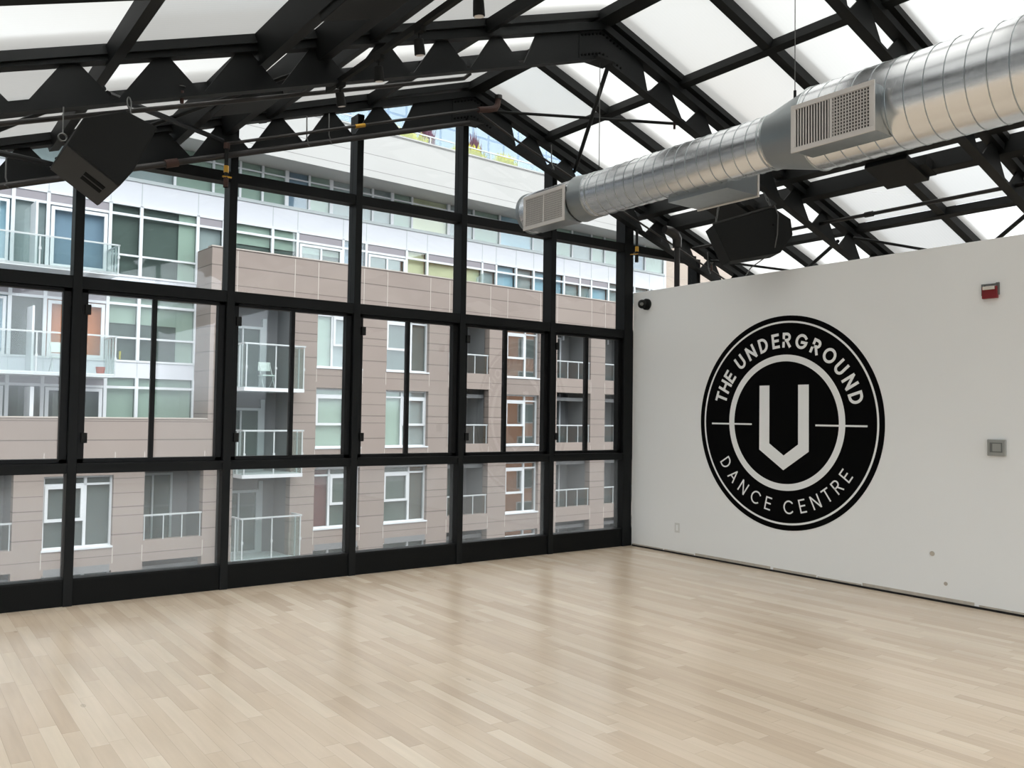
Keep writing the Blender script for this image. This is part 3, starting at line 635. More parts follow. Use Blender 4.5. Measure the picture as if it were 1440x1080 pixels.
def glyph(ch, ang, r0, r1, sw, sx_, top):
    wd, strokes = GL[ch]; h = (r1-r0)-sw; b = MB(); n = 0
    t = math.radians(ang); er = (math.cos(t), math.sin(t))
    if top: ux = (math.sin(t), -math.cos(t)); uy = er; base = r0+sw/2
    else: ux = (-math.sin(t), math.cos(t)); uy = (-er[0], -er[1]); base = r1-sw/2
    def pt(x, y): X = (x-wd/2)*h*sx_; Y = y*h; return (er[0]*base+ux[0]*X+uy[0]*Y, er[1]*base+ux[1]*X+uy[1]*Y)
    for st in strokes:
        st = [q for i_, q in enumerate(st) if i_ == 0 or abs(q[0]-st[i_-1][0])+abs(q[1]-st[i_-1][1]) > 1e-5]
        P_ = [pt(*p) for p in st]; closed = (abs(P_[0][0]-P_[-1][0])+abs(P_[0][1]-P_[-1][1]) < 1e-6)
        m_ = len(P_); Lf = []; Rg = []
        for i, p in enumerate(P_):
            pa = P_[i-1] if i > 0 else (P_[-2] if closed else None); pb = P_[i+1] if i < m_-1 else (P_[1] if closed else None)
            def dr(a_, c_): dx, dy = c_[0]-a_[0], c_[1]-a_[1]; l = math.hypot(dx, dy) or 1; return dx/l, dy/l
            d1 = dr(pa, p) if pa else dr(p, pb); d2 = dr(p, pb) if pb else d1
            n1 = (-d1[1], d1[0]); n2 = (-d2[1], d2[0]); mx_, my_ = n1[0]+n2[0], n1[1]+n2[1]; ll = math.hypot(mx_, my_) or 1; mx_, my_ = mx_/ll, my_/ll
            kf = 1/max(.55, mx_*n1[0]+my_*n1[1]); ext = 0
            ex = (0, 0)
            if not closed and i == 0: ex = (-d2[0]*sw/2, -d2[1]*sw/2)
            if not closed and i == m_-1: ex = (d1[0]*sw/2, d1[1]*sw/2)
            Lf.append((p[0]+mx_*sw/2*kf+ex[0], p[1]+my_*sw/2*kf+ex[1])); Rg.append((p[0]-mx_*sw/2*kf+ex[0], p[1]-my_*sw/2*kf+ex[1]))
        hh = .0036+.00008*n; n += 1
        vs = [wp(*p, hh) for p in Lf]+[wp(*p, hh) for p in Rg]+[wp(*p, hh+.0009) for p in Lf]+[wp(*p, hh+.0009) for p in Rg]
        fs = []
        for i in range(m_-1):
            A_, B_, C_, D_ = i, i+1, m_+i+1, m_+i
            fs += [(A_, B_, C_, D_), (A_+2*m_, D_+2*m_, C_+2*m_, B_+2*m_), (A_, A_+2*m_, B_+2*m_, B_), (D_, C_, C_+2*m_, D_+2*m_)]
        fs += [(0, m_, 3*m_, 2*m_), (m_-1, 3*m_-1, 4*m_-1, 2*m_-1)]
        b.add(vs, fs)
    b.build('letter', 'logow', E_)
for ch, a_ in zip('THEUNDERGROUND', [161.8, 153.0, 144.6, 130.5, 119.0, 107.5, 96.8, 87.6, 75.8, 63.6, 51.4, 39.7, 28.0, 16.8]): glyph(ch, a_,   .700, .840, .026, 1.0, True)
for ch, a_ in zip('DANCECENTRE', [-148.8, -137.4, -125.9, -113.8, -102.6, -86.3, -75.0, -64.4, -54.6, -45.2, -35.5]): glyph(ch, a_, .722, .848, .014, .98, False)

r = thing('security_camera', (-.02, -.235, 3.02), 'small black dome security camera on the white wall beside the corner mullion', 'security camera')
MB().tube([(0, -.25, 3.02), (-.03, -.25, 3.02), (-.045, -.25, 3.02)], [.07, .07, .04], 20).build('base', 'black', r, smooth=True)
MB().ball((-.075, -.235, 3.02), .056, 14).build('camera_ball', 'black', r, smooth=True)
MB().tube([(-.105, -.262, 3.015), (-.138, -.285, 3.01)], .02, 14).build('lens', 'greydark', r, smooth=True)
r = thing('fire_strobe', (0, -4.35, 2.67), 'small red fire alarm strobe high on the white wall', 'fire alarm')
MB().box(-.035, 0, -4.415, -4.29, 2.672, 2.775).build('body', 'red', r, bevel=.004)
MB().box(-.055, -.035, -4.40, -4.305, 2.745, 2.775).build('lens', 'clearlens', r, bevel=.004)
b = MB(); b.box(-.02, 0, -4.425, -4.40, 2.70, 2.805); b.box(-.02, 0, -4.305, -4.28, 2.70, 2.80); b.box(-.012, 0, -4.40, -4.305, 2.785, 2.80); b.build('mounting_bracket', 'greydark', r)
r = thing('wall_thermostat', (0, -4.396, 1.32), 'square grey wall control box with recessed window, right of the emblem', 'wall control')
MB().box(-.028, 0, -4.47, -4.322, 1.322, 1.462).build('housing', 'greyplastic', r, bevel=.005)
MB().box(-.031, -.028, -4.447, -4.345, 1.352, 1.436).build('recess', 'greydark', r, bevel=.001)
MB().box(-.034, -.031, -4.437, -4.368, 1.362, 1.426).build('dial', 'greyplastic', r, bevel=.002)
r = thing('wall_outlet', (0, -.773, .255), 'white power outlet low on the white wall near the corner', 'outlet')
MB().box(-.006, 0, -.812, -.735, .252, .366).build('cover_plate', 'whiteplastic', r, bevel=.002)
MB().box(-.008, -.006, -.79, -.757, .275, .342).build('socket', 'wallpaint', r)
for y, z, s_, l in ((-3.83, .42, .022, 'larger'), (-3.95, .17, .017, 'lower')):
    tag(MB().tube([(0, y, z), (-.0025, y, z)], s_, 14).build('plaster_patch', 'drywall'), l+' unpainted plaster spot low on the white wall right of the emblem', 'plaster patch')

# ------------------------------------------------------------ apartment building across the courtyard
GZ = -9.5
N0, N1, SE = 27.7, 29.05, 34.85
PER = 2.87
B = thing('apartment_building', fx((20, N0, GZ)), 'long apartment building across the courtyard, pinkish cladding below white glazed floors', 'building')
def part(mb, name, m_, parent=B, **k): return mb.build(name, m_, parent, **k)
sills = [-2.5+PER*k for k in (-1, 0, 1, 2)]
holes = []
wins = {'A': (5.7, 7.6, 6.85), 'Bw': (14.27, 16.1, 14.93), 'Cw': (17.15, 19.08, 18.33), 'Dw': (23.07, 24.9, 24.2)}
logs = [(3.0, 4.93), (8.5, 10.33), (20.05, 22.1), (25.95, 28.07), (29.02, 31.0)]
def rows(s): return [z for z in sills if z+2.2 < (1.0 if s < 10.4 else 6.3)]
for k_, (s0, s1, sp_) in wins.items():
    for z in rows(s0): holes.append((s0, s1, z, z+2.16))
for s0, s1 in logs:
    for z in rows(s0): holes.append((s0, s1, z+.1, z+2.33))
holes.append((11.3, 13.35, -6.4, 5.62))
def wallgrid(s0, s1, z0, z1, n0, n1, hs):
    S_ = sorted({s0, s1}|{h[0] for h in hs if s0 < h[0] < s1}|{h[1] for h in hs if s0 < h[1] < s1})
    b = MB(fx)
    for a_, c_ in zip(S_[:-1], S_[1:]):
        mid = (a_+c_)/2; cut = sorted((h[2], h[3]) for h in hs if h[0] < mid < h[1]); z = z0
        for h0, h1 in cut:
            if h0 > z: b.box(a_, c_, n0, n1, z, h0)
            z = h1
        if z < z1: b.box(a_, c_, n0, n1, z, z1)
    return b
part(wallgrid(10.42, SE, GZ, 7.05, N0, N0+.35, holes), 'cladding_wall', 'brick')
part(wallgrid(-8, 10.42, GZ, 1.37, N0, N0+.35, holes), 'cladding_wall', 'brick')
part(MB(fx).box(10.42, 10.77, N0+.35, N1+.1, 1.2, 7.05), 'return_wall', 'brick')
part(MB(fx).box(10.40, SE, N0-.02, N0+.37, 7.05, 7.09).box(-8, 10.40, N0-.02, N0+.37, 1.37, 1.41), 'coping', 'joint')
# vertical joints, kept off the openings
b = MB(fx)
def jseg(s, zmax):
    zs_ = [(z-.02, z+2.36) for z in sills]
    z = GZ
    for a_, c_ in zs_:
        if a_ > z and a_ < zmax: b.box(s-.014, s+.014, N0-.004, N0, z, min(a_, zmax))
        z = c_
    if z < zmax: b.box(s-.014, s+.014, N0-.004, N0, z, zmax)
for s in (11.29, 13.36, 14.26, 16.12, 17.13, 19.1, 20.03, 22.12, 23.05, 24.92, 25.93, 28.09, 29.0, 31.02): jseg(s, 7.0)
for s in (5.68, 7.62, 8.48, 10.35): jseg(s, 1.35)
part(b, 'cladding_joint', 'joint')
def frame(b, s0, s1, z0, z1, n, w_=.06, d=.09): 
    b.box(s0, s1, n, n+d, z0, z0+w_); b.box(s0, s1, n, n+d, z1-w_, z1); b.box(s0, s0+w_, n, n+d, z0+w_, z1-w_); b.box(s1-w_, s1, n, n+d, z0+w_, z1-w_)
def window(s0, s1, z0, z1, split, casement, tones, n=None, reveal='stucco'):
    n = N0+.16 if n is None else n
    b = MB(fx); frame(b, s0, s1, z0+.02, z1, n); b.box(split-.04, split+.04, n, n+.09, z0+.06, z1-.06)
    hz = z1-.26; b.box(s0+.06, s1-.06, n, n+.08, hz-.03, hz+.03)
    b.box(s0-.02, s1+.02, N0-.03, n+.05, z0-.02, z0+.035)
    c0, c1 = (s0+.06, split-.04) if casement == 'L' else (split+.04, s1-.06)
    frame(b, c0, c1, z0+.82, hz-.03, n-.03, .085, .07)
    w_ = part(b, 'window', 'wframe')
    part(MB(fx).box(s0+.06, s1-.06, n+.04, n+.05, z0+.08, z1-.06), 'pane', 'fglass2' if s0 > 20 else 'fglass', w_)
    b2 = {}
    for (a_, c_, e_, f_), tn in zip(((s0+.06, split, z0+.05, z1-.05), (split, s1-.06, z0+.05, z1-.05)), tones):
        bl = 'blind' if tn not in ('dark', 'dark2') else 'room_interior'
        part(MB(fx).box(a_, c_, n+.12, n+.14, e_, f_), bl, tn, w_)
T_ = {('A', 0): ('dark2', 'dark2'), ('Bw', 0): ('maroon', 'dark'), ('Bw', 1): ('green', 'grey'), ('Bw', 2): ('green', 'grey'), ('Cw', 0): ('dark', 'dark2'), ('Cw', 1): ('green', 'grey'), ('Cw', 2): ('dark', 'dark2'), ('Dw', 0): ('dark2', 'dark2'), ('Dw', 1): ('dark2', 'grey'), ('Dw', 2): ('grey', 'grey')}
for k_, (s0, s1, sp_) in wins.items():
    for z in rows(s0):
        fl = round((z+2.5)/PER); cs = 'L'
        if k_ == 'Bw': cs = 'R'
        spl = sp_
        if k_ == 'Cw' and fl == 1: cs = 'R'; spl = 17.95
        if k_ == 'Bw' and fl == 1: cs = 'L'; spl = 15.6
        window(s0, s1, z, z+2.16, spl, cs, T_.get((k_, fl), ('dark2', 'dark2')))
        if k_ in ('A', 'Bw', 'Cw') and fl <= 1: part(MB(fx).box(s0+.05, s1-.05, N0-.004, N0+.01, z-.74, z-.52), 'air_slot', 'stucco')
# loggias
for s0, s1 in logs:
    for z in rows(s0):
        fl = round((z+2.5)/PER); zb, zt = z+.1, z+2.33; nb = N0+1.45
        b = MB(fx); b.box(s0-.06, s0, N0+.3, nb, zb-.9, zt+.05); b.box(s1, s1+.06, N0+.3, nb, zb-.9, zt+.05); b.box(s0, s1, N0+.35, nb, zb-1.0, zb-.85); b.box(s0, s1, N0+.35, nb, zt, zt+.06); b.box(s0-.06, s1+.06, nb, nb+.1, zb-.9, zt+.05)
        lg = part(b, 'loggia', 'stucco')
        d0, d1 = s0+.05, s0+(s1-s0)*.72
        b = MB(fx); frame(b, d0, d1, zb-.85, zt-.25, nb-.08, .07, .08); b.box((d0+d1)/2-.03, (d0+d1)/2+.03, nb-.08, nb, zb-.8, zt-.3)
        part(b, 'door_frame', 'gframe' if s0 < 20 else 'wframe', lg)
        part(MB(fx).box(d0+.07, d1-.07, nb-.05, nb-.04, zb-.78, zt-.32), 'pane', 'fglass2' if s0 > 24 else 'fglass', lg)
        part(MB(fx).box(d0+.07, d1-.07, nb-.012, nb-.002, zb-.78, zt-.32), 'room_interior', 'dark' if s0 < 24 else 'dark2', lg)
        rl_ = part(MB(fx).box(s0, s1, N0+.05, N0+.10, z+.84, z+.89), 'handrail', 'rail')
        b = MB(fx)
        for i in range(4): s = s0+.05+(s1-s0-.1)*i/3; b.box(s-.015, s+.015, N0+.06, N0+.09, zb, z+.84)
        part(b, 'baluster', 'rail', rl_)
        part(MB(fx).box(s0+.03, s1-.03, N0+.07, N0+.08, zb+.03, z+.80), 'rail_glass', 'railglass', rl_)
# balcony stack with projecting glass balconies
b = MB(fx); b.box(11.24, 11.3, N0+.3, N0+1.3, -6.4, 5.7); b.box(13.35, 13.41, N0+.3, N0+1.3, -6.4, 5.7); b.box(11.24, 13.41, N0+1.3, N0+1.4, -6.4, 5.7); b.box(11.3, 13.35, N0+.35, N0+1.3, 5.62, 5.7)
part(b, 'balcony_recess', 'stucco')
for k_ in (-1, 0, 1, 2):
    z = -3.3+PER*k_
    part(MB(fx).box(11.3, 13.35, N0+.1, N0+1.3, z-.12, z), 'balcony_floor', 'gframe')
    sl = part(MB(fx).box(11.32, 13.45, N0-.72, N0+.1, z-.12, z+.0), 'balcony', 'wframe')
    b = MB(fx); b.box(11.3, 13.47, N0-.74, N0-.69, z+1.42, z+1.47); b.box(11.3, 11.35, N0-.72, N0, z+1.42, z+1.47); b.box(13.42, 13.47, N0-.72, N0, z+1.42, z+1.47)
    part(b, 'handrail', 'rail', sl)
    b = MB(fx)
    for s in (11.38, 12.4, 13.42): b.box(s-.02, s+.02, N0-.715, N0-.695, z-.05, z+1.42)
    for s in (11.32, 13.44): b.box(s-.02, s+.02, N0-.3, N0-.26, z, z+1.42)
    for s in (11.38, 12.4, 13.42): b.box(s-.035, s+.035, N0-.74, N0-.71, z+.62, z+.70)
    part(b, 'baluster', 'rail', sl)
    b = MB(fx); b.box(11.33, 13.44, N0-.71, N0-.70, z-.08, z+1.38); b.box(11.33, 11.34, N0-.7, N0, z, z+1.38); b.box(13.43, 13.44, N0-.7, N0, z, z+1.38)
    part(b, 'rail_glass', 'railglass', sl)
    b = MB(fx); frame(b, 11.45, 12.75, z, z+2.2, N0+1.2, .09, .09); b.box(12.0, 12.06, N0+1.2, N0+1.28, z, z+2.1); b.box(12.75, 12.9, N0+1.2, N0+1.3, z, z+2.5)
    dr = part(b, 'balcony_door', 'gframe')
    part(MB(fx).box(11.54, 12.66, N0+1.24, N0+1.25, z+.09, z+2.11), 'pane', 'fglass', dr)
    part(MB(fx).box(11.54, 12.66, N0+1.285, N0+1.298, z+.09, z+2.11), 'room_interior', 'dark', dr)

# white glazed floors -------------------------------------------------
def strip(n_, m_, z0, z1, s0=-8, s1=SE, n0=N1, n1=N1+.12, name='spandrel_panel'): return part(MB(fx).box(s0, s1, n0, n1, z0, z1), name, m_)
part(MB(fx).box(-8, SE-.02, N1+.5, N1+.7, 1.0, 10.45), 'inner_wall', 'dark2')
for z in (2.72, 5.60, 8.42, 10.46):
    part(MB(fx).box(-8, SE, N1+.12, N1+.6, z, z+.25), 'floor_slab', 'grey')
PS = [-6.1, -5.0, -3.2, -2.2, .3, 1.4, 3.1, 4.0, 4.9, 5.84, 7.62, 8.57, 10.41, 11.3, 13.1, 14.07, 15.95, 16.96, 18.82, 19.83, 22.7, 23.48, 24.63, 25.68, 27.58, 28.63, 29.4, 30.6, 32.5, 33.65, 34.78]
sp1 = part(MB(fx).box(-8, SE, N1, N1+.1, 8.30, 9.06), 'spandrel_band', 'wpanel')
part(MB(fx).box(-8, SE, N1-.04, N1+.1, 9.06, 9.17), 'sill_strip', 'gframe')
sp2 = part(MB(fx).box(-8, 11, N1, N1+.1, 5.33, 5.97), 'spandrel_band', 'wpanel')
sp3 = part(MB(fx).box(-8, 11, N1, N1+.1, 2.67, 3.2), 'spandrel_band', 'wpanel')
part(MB(fx).box(-8, SE, N1-.03, N1+.08, 8.24, 8.32).box(-8, 11, N1-.03, N1+.08, 5.28, 5.34).box(-8, 11, N1-.03, N1+.08, 5.93, 5.99).box(-8, 11, N1-.03, N1+.08, 3.18, 3.24), 'cill', 'wframe')
b = MB(fx)
for s in PS: b.box(s-.012, s+.012, N1-.004, N1, 8.34, 9.05)
for s in PS:
    if s < 10.5: b.box(s-.012, s+.012, N1-.004, N1, 5.36, 5.9); b.box(s-.012, s+.012, N1-.004, N1, 2.68, 3.17)
part(b, 'panel_joint', 'gframe')
b = MB(fx)
for s in PS:
    b.box(s-.05, s+.05, N1-.03, N1+.08, 5.97 if s < 10.6 else 5.2, 8.3)
    if s < 10.6: b.box(s-.05, s+.05, N1-.03, N1+.08, 3.2, 5.33); b.box(s-.05, s+.05, N1-.03, N1+.08, .9, 2.67)
part(b, 'mullion', 'wframe')
b = MB(fx); b.box(-8, SE, N1-.02, N1+.07, 7.90, 7.98); b.box(-8, 10.9, N1-.02, N1+.07, 5.0, 5.08); b.box(-8, 10.9, N1-.02, N1+.07, 2.32, 2.40)
b.box(7.62, 10.41, N1-.02, N1+.07, 6.60, 6.66); b.box(7.62, 10.41, N1-.02, N1+.07, 3.93, 3.99)
part(b, 'transom_bar', 'wframe')
ton = {5.84: ('lilac', 'orange', 'dark2'), 7.62: ('dark', 'dark', 'green'), 8.57: ('dark', 'dark', 'green'), 10.41: ('grey', 'grey', 'grey'), 11.3: ('dark',)*3, 13.1: ('dark',)*3, 14.07: ('dark',)*3, 15.95: ('lilac',)*3, 16.96: ('dark',)*3,
       18.82: ('cream',)*3, 19.83: ('cream',)*3, 22.7: ('grey',)*3, 23.48: ('blue',)*3, 24.63: ('grey',)*3, 25.68: ('blue',)*3, 27.58: ('grey',)*3, 28.63: ('grey',)*3, 29.4: ('blue',)*3, 30.6: ('grey',)*3, 32.5: ('grey',)*3, 33.65: ('blue',)*3,
       4.9: ('grey', 'dark2', 'dark2'), 4.0: ('blue', 'blue', 'grey'), 3.1: ('blue', 'dark2', 'grey')}
heads = {5.84, 4.9, 4.0, 14.07, 10.41, 22.7, 28.63, 29.4, 16.96, 19.83, 27.58}   # bays with grey head panels
for a_, c_ in zip(PS[:-1], PS[1:]):
    tn = ton.get(a_, ('grey', 'dark2', 'grey'))
    for lvl, (z0, z1) in enumerate(((5.99, 8.24), (3.24, 5.28), (.95, 2.66))):
        if lvl and a_ > 10.3: continue
        if lvl == 0 and a_ > 10.6: z0 = 5.3
        w_ = part(MB(fx).box(a_+.05, c_-.05, N1+.02, N1+.03, z0, z1), 'window', 'fglass')
        part(MB(fx).box(a_+.05, c_-.05, N1+.16, N1+.18, z0, z1), 'blind' if tn[lvl] not in ('dark', 'dark2') else 'room_interior', tn[lvl], w_)
        if a_ in heads: part(MB(fx).box(a_+.05, c_-.05, N1-.0, N1+.015, (7.98, 5.08, 2.40)[lvl], z1), 'head_panel', 'greyhead', w_)
        # half blinds
        if a_ in (11.3, 13.1, 14.07) and lvl == 0: part(MB(fx).box(a_+.06, c_-.06, N1+.12, N1+.13, 7.55, z1), 'blind', 'green', w_)
        if a_ in (7.62, 8.57) and lvl == 1: part(MB(fx).box(a_+.06, c_-.06, N1+.12, N1+.13, 4.42, z1), 'blind', 'green', w_)
        if a_ == 8.57 and lvl < 2: part(MB(fx).box(9.80, c_-.06, N1+.10, N1+.11, z0, z1), 'blind', 'green', w_)
# sliding doors in the wide bays
b = MB(fx)
for s0, s1 in ((14.15, 15.9), (17.05, 18.76)): frame(b, s0, s1, 5.3, 7.86, N1-.04, .09, .06); b.box((s0+s1)/2-.04, (s0+s1)/2+.04, N1-.04, N1+.02, 5.3, 7.8)
for lv in ((5.99, 7.86), (3.24, 4.96), (.95, 2.30)):
    frame(b, 5.92, 7.54, lv[0], lv[1], N1-.04, .10, .06)
    frame(b, 3.2, 4.8, lv[0], lv[1], N1-.04, .08, .06)
part(b, 'door_frame', 'wframe')
part(MB(fx).box(14.2, 14.98, N1-.01, N1+.0, 5.4, 7.78).box(17.1, 18.7, N1-.01, N1, 5.4, 7.78), 'pane', 'fglass')
# privacy fins and screens on the right hand terrace
b = MB(fx)
for s in (22.85, 29.3): b.prism([(s-1.2, N1-1.0, 6.2), (s, N1-.05, 6.2), (s, N1-.05, 7.85), (s-1.2, N1-1.0, 7.35)], (0, .05, 0))
part(b, 'privacy_screen', 'railglass')
# upper glazed band under the stone
P2 = [-6, -4.1, -2.2, -.4, 1.3, 3.0, 4.7, 6.4, 8.1, 9.6, 10.9, 11.85, 12.68, 13.6, 14.5, 15.4, 17.21, 18.1, 19.05, 20.87, 22.2, 23.66, 25.6, 27.0, 28.1, 29.4, 30.3, 31.9, 33.3, 34.78]
tt = ['grey', 'green', 'green', 'lilac', 'green', 'blue', 'grey', 'green']
b = MB(fx)
for s in P2: b.box(s-.04, s+.04, N1-.02, N1+.08, 9.17, 10.46)
for s in (13.6, 15.4, 18.1, 20.87): b.box(s-.07, s+.07, N1-.03, N1+.08, 9.17, 10.46)
b.box(-8, SE, N1-.01, N1+.07, 10.18, 10.23)
part(b, 'mullion', 'wframe')
upt = {12.68: 'green', 11.85: 'green', 13.6: 'lilac', 14.5: 'green', 15.4: 'grey', 17.21: 'grey', 18.1: 'green', 19.05: 'cream', 20.87: 'grey', 22.2: 'green', 23.66: 'blue'}
for i, (a_, c_) in enumerate(zip(P2[:-1], P2[1:])):
    w_ = part(MB(fx).box(a_+.04, c_-.04, N1+.02, N1+.03, 9.17, 10.46), 'window', 'fglass')
    part(MB(fx).box(a_+.04, c_-.04, N1+.12, N1+.14, 9.17, 10.46), 'blind', upt.get(a_, tt[i % 8]), w_)
part(MB(fx).box(-8, SE, N0, N1+1.2, 10.46, 12.25), 'stone_band', 'stone')
part(MB(fx).box(-8, SE, N0-.03, N0+.3, 12.25, 12.31), 'coping', 'stone')
# balconies of the left white floors
for z, l in ((5.83, 'upper'), (2.72, 'lower')):
    sl = part(MB(fx).box(-6, 7.56, N0+.02, N1, z-.10, z+(.0 if l == 'lower' else .0)), 'balcony', 'wframe')
    rt = z+.86 if l == 'upper' else z+1.17
    b = MB(fx); b.box(-6, 7.58, N0, N0+.05, rt-.045, rt); b.box(7.53, 7.58, N0, N1, rt-.045, rt); part(b, 'handrail', 'rail', sl)
    b = MB(fx)
    for s in [7.54-2.15*i for i in range(7)]: b.box(s-.02, s+.02, N0+.01, N0+.04, z-.05, rt-.04); b.box(s-.035, s+.035, N0-.015, N0+.01, z+.42, z+.50)
    for n_ in (.35, .7, 1.05): b.box(7.53, 7.57, N0+n_-.02, N0+n_+.02, z-.0, rt-.04)
    part(b, 'baluster', 'rail', sl)
    part(MB(fx).box(-6, 7.53, N0+.02, N0+.03, z-.08, rt-.06).box(7.545, 7.555, N0+.04, N1-.03, z, rt-.06), 'rail_glass', 'railglass', sl)
    part(MB(fx).box(5.36, 5.42, N0+.55, N1-.02, z, z+1.95), 'privacy_screen', 'wframe', sl)
part(MB(fx).box(5.36, 5.46, N0+.5, N1-.02, 1.0, 2.28), 'privacy_screen', 'wframe')
# end of the building: glazed corner, then a set-back beige block
part(MB(fx).box(SE, SE+.12, N1, N1+3, 6.5, 12.2), 'corner_post', 'wframe')
part(MB(fx).box(SE+.12, SE+.2, N1+.3, N1+3, 6.5, 12.2), 'side_glazing', 'fglass')
part(MB(fx).box(SE-.6, SE+1.1, N1+1.7, N1+8, 5, 12.25), 'side_wall', 'stucco')
part(MB(fx).box(-8, SE-.4, N1+1.2, N1+8, GZ, 12.25), 'building_core', 'stucco')
# roof terrace and penthouse
part(MB(fx).box(-8, SE, 31.7, 31.9, 12.25, 17.5), 'penthouse_wall', 'wframe')
S2 = [12.0+.93*i for i in range(25)]
b2 = MB(fx)
for a_, c_ in zip(S2[:-1], S2[1:]): b2.box(a_+.05, c_-.05, 31.66, 31.69, 12.5, 14.7); b2.box(a_+.05, c_-.05, 31.66, 31.69, 14.8, 17.0)
w_ = part(b2, 'penthouse_glazing', 'fglass')
part(MB(fx).box(12, 34, 31.692, 31.698, 12.4, 17.1), 'blind', 'lilac', w_)
b = MB(fx); b.box(-8, SE, N0+.55, N0+.60, 12.78, 12.83)
for i in range(28): s = -7+1.55*i; b.box(s-.02, s+.02, N0+.56, N0+.59, 12.31, 12.78)
tr_ = part(b, 'terrace_rail', 'rail')
part(MB(fx).box(-8, SE, N0+.57, N0+.58, 12.36, 12.74), 'rail_glass', 'railglass', tr_)
part(MB(fx).box(18.5, 21.0, N0+.75, N0+1.0, 12.25, 12.5), 'planter_box', 'wpanel')

def bush(name, s, nn_, z, w_, h, m_, label, seed, cnt=150, cat='plant'):
    rr = random.Random(seed); r = thing(name, fx((s, nn_, z)), label, cat)
    part(MB(fx).box(s-w_*.45, s+w_*.45, nn_-.16, nn_+.16, z, z+.22), 'planter', 'wpanel', r)
    b = MB(fx)
    for _ in range(cnt):
        x, y = rr.uniform(-w_/2, w_/2), rr.uniform(-.2, .2); hh = h*rr.uniform(.45, 1)*(1-.5*abs(2*x/w_)**2); dx, dy = rr.uniform(-.12, .12), rr.uniform(-.1, .1)
        q_ = rr.uniform(.02, .045); z0 = z+.2
        b.add([(s+x-q_, nn_+y, z0), (s+x+q_, nn_+y, z0), (s+x+dx+q_*1.3, nn_+y+dy, z0+hh*.65), (s+x+dx-q_*.6, nn_+y+dy, z0+hh*.6), (s+x+dx*2, nn_+y+dy*2, z0+hh)], [(0, 1, 2, 3), (3, 2, 4)])
    part(b, 'foliage', m_, r)
bush('terrace_grass', 18.4, N0+.9, 12.25, 1.9, .75, 'leaf', 'yellow-green grass clump on the roof terrace, left of the peak mullion', 1)
bush('terrace_grass', 21.5, N0+.9, 12.25, 1.6, .75, 'leaf', 'yellow-green grass clump on the roof terrace just right of the peak mullion', 2)
bush('terrace_grass', 23.5, N0+.9, 12.25, 1.2, .7, 'leaf', 'yellow-green grass clump on the roof terrace farthest right', 3)
bush('terrace_shrub', 20.2, N0+2.1, 12.25, .6, 1.75, 'plum', 'plum-leaved shrub on the roof terrace left of the peak mullion', 4, 260)
bush('terrace_shrub', 22.7, N0+2.1, 12.25, .7, 1.8, 'plum', 'plum-leaved shrub on the roof terrace right of the peak mullion', 5, 260)
r = thing('terrace_bench', fx((24.0, N0+1.6, 12.25)), 'orange-cushioned seat on the roof terrace', 'seat')
part(MB(fx).box(23.5, 24.5, N0+1.4, N0+1.9, 12.25, 12.6), 'base', 'wpanel', r); part(MB(fx).box(23.52, 24.48, N0+1.42, N0+1.85, 12.6, 12.78), 'cushion', 'sofa', r)
def fchair(s, n_, z, lab):
    r = thing('folding_chair', fx((s, n_, z)), lab, 'chair')
    part(MB(fx).box(s-.22, s+.22, n_-.2, n_+.2, z+.44, z+.47), 'seat', 'chairm', r); part(MB(fx).box(s-.22, s+.22, n_+.2, n_+.23, z+.62, z+.92), 'backrest', 'chairm', r)
    for a_ in (-.2, .2):
        part(MB(fx).tube([(s+a_, n_-.25, z), (s+a_, n_+.22, z+.92)], .014, 6), 'leg', 'rail', r); part(MB(fx).tube([(s+a_, n_+.25, z), (s+a_, n_-.2, z+.45)], .014, 6), 'leg', 'rail', r)
fchair(6.1, N0+.6, 2.72, 'pale folding chair on the lower left balcony before the orange curtain')
fchair(12.55, N0+.35, -3.3+2*PER, 'pale chair on the glass balcony of the top pinkish floor'); 
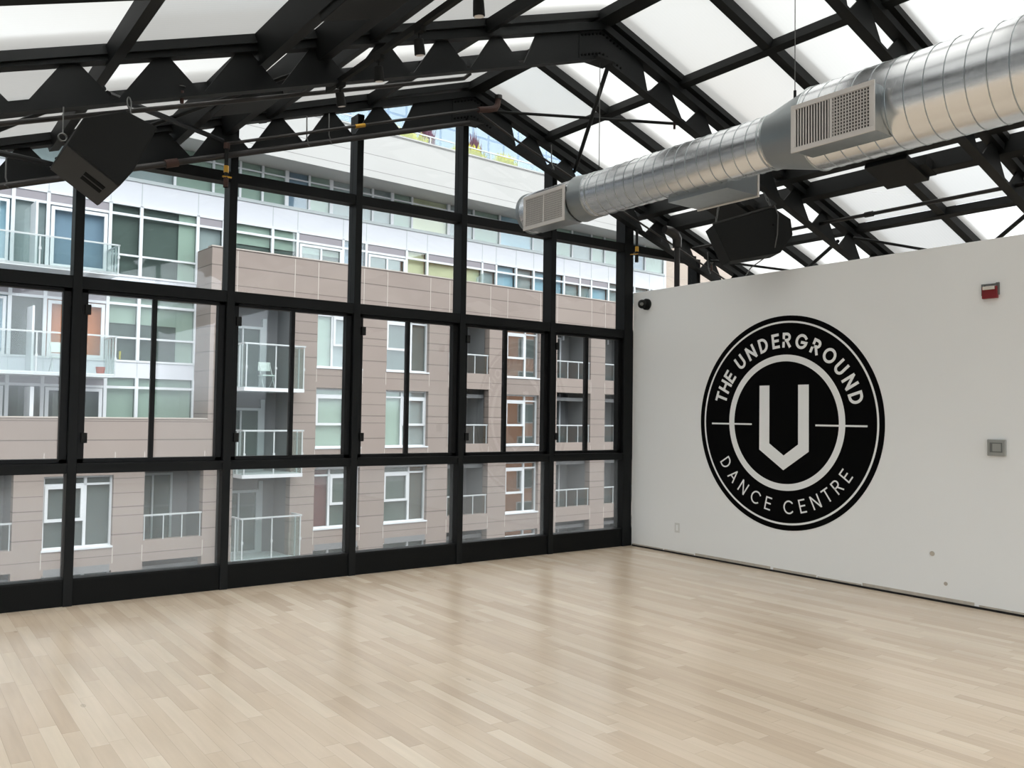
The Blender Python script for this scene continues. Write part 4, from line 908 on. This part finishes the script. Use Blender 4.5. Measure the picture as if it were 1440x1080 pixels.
def pot(s, n_, z, r_, h, m_, lab):
    r = thing('flower_pot', fx((s, n_, z)), lab, 'pot'); part(MB(fx).tube([(s, n_, z), (s, n_, z+h)], [r_*.75, r_], 14, False), 'pot', m_, r, smooth=True); part(MB(fx).tube([(s, n_, z+h-.04), (s, n_, z+h-.035)], r_*.93, 14), 'soil', 'gap', r)
pot(7.25, N0+.5, 2.72, .14, .22, 'pot', 'small terracotta pot at the right end of the lower left balcony')
pot(8.05, N1+.07, 3.26, .035, .26, 'ypot', 'yellow pot on a window ledge of the white floor')

# ------------------------------------------------------------ surroundings
tag(MB().box(-60, 90, .6, 70, GZ-.2, GZ).box(-60, 90, -70, .6, GZ-.2, GZ).build('courtyard_ground', 'ground', loc=(0, 0, GZ)), 'paved courtyard between the buildings', 'ground', kind='structure')
tag(MB().box(XL-.3, XR+.3, YB-.3, .15, GZ, -.13).build('wall_below', 'stucco', loc=(-2.6, -6, GZ)), 'lower storeys under the room', 'wall', kind='structure')
r = thing('beige_building', fx((43, N0+6, GZ)), 'beige building seen through the gap beside the corner mullion', 'building')
part(MB(fx).box(38.5, 52, N0+6, N0+14, GZ, 20), 'wall', 'beige', r)
b = MB(fx)
for z in range(-8, 20, 2): b.box(38.5, 52, N0+5.99, N0+6, z+.3, z+.33)
part(b, 'wall_joint', 'joint', r)
r = thing('brick_building', fx((50, -6, GZ)), 'orange brick building mirrored in the windows across the courtyard', 'building')
part(MB(fx).box(46, 84, -14, -4, GZ, 17), 'wall', 'orangebrick', r)
for i in range(9):
    for k_ in range(8):
        w_ = part(MB(fx).box(47.5+3.6*i, 49.6+3.6*i, -4.0, -3.95, -8+3*k_, -6.2+3*k_), 'window', 'wframe', r)
        part(MB(fx).box(47.6+3.6*i, 49.5+3.6*i, -3.95, -3.93, -7.9+3*k_, -6.3+3*k_), 'pane', 'dark', w_)


r = thing('added_shading_block', (14, -20, GZ), 'tall grey block, unseen, added to shade the roof and the building opposite', 'building')  # unseen block, added only to hold sky light off roof and facade
MB().box(6.5, 22, -30, -9.5, GZ, 24).build('wall', 'stucco', r)
for i in range(6):
    for k_ in range(10): MB().box(6.46, 6.5, -28.5+3.1*i, -26.8+3.1*i, -8+3.1*k_, -6.2+3.1*k_).build('window', 'dark2', r)
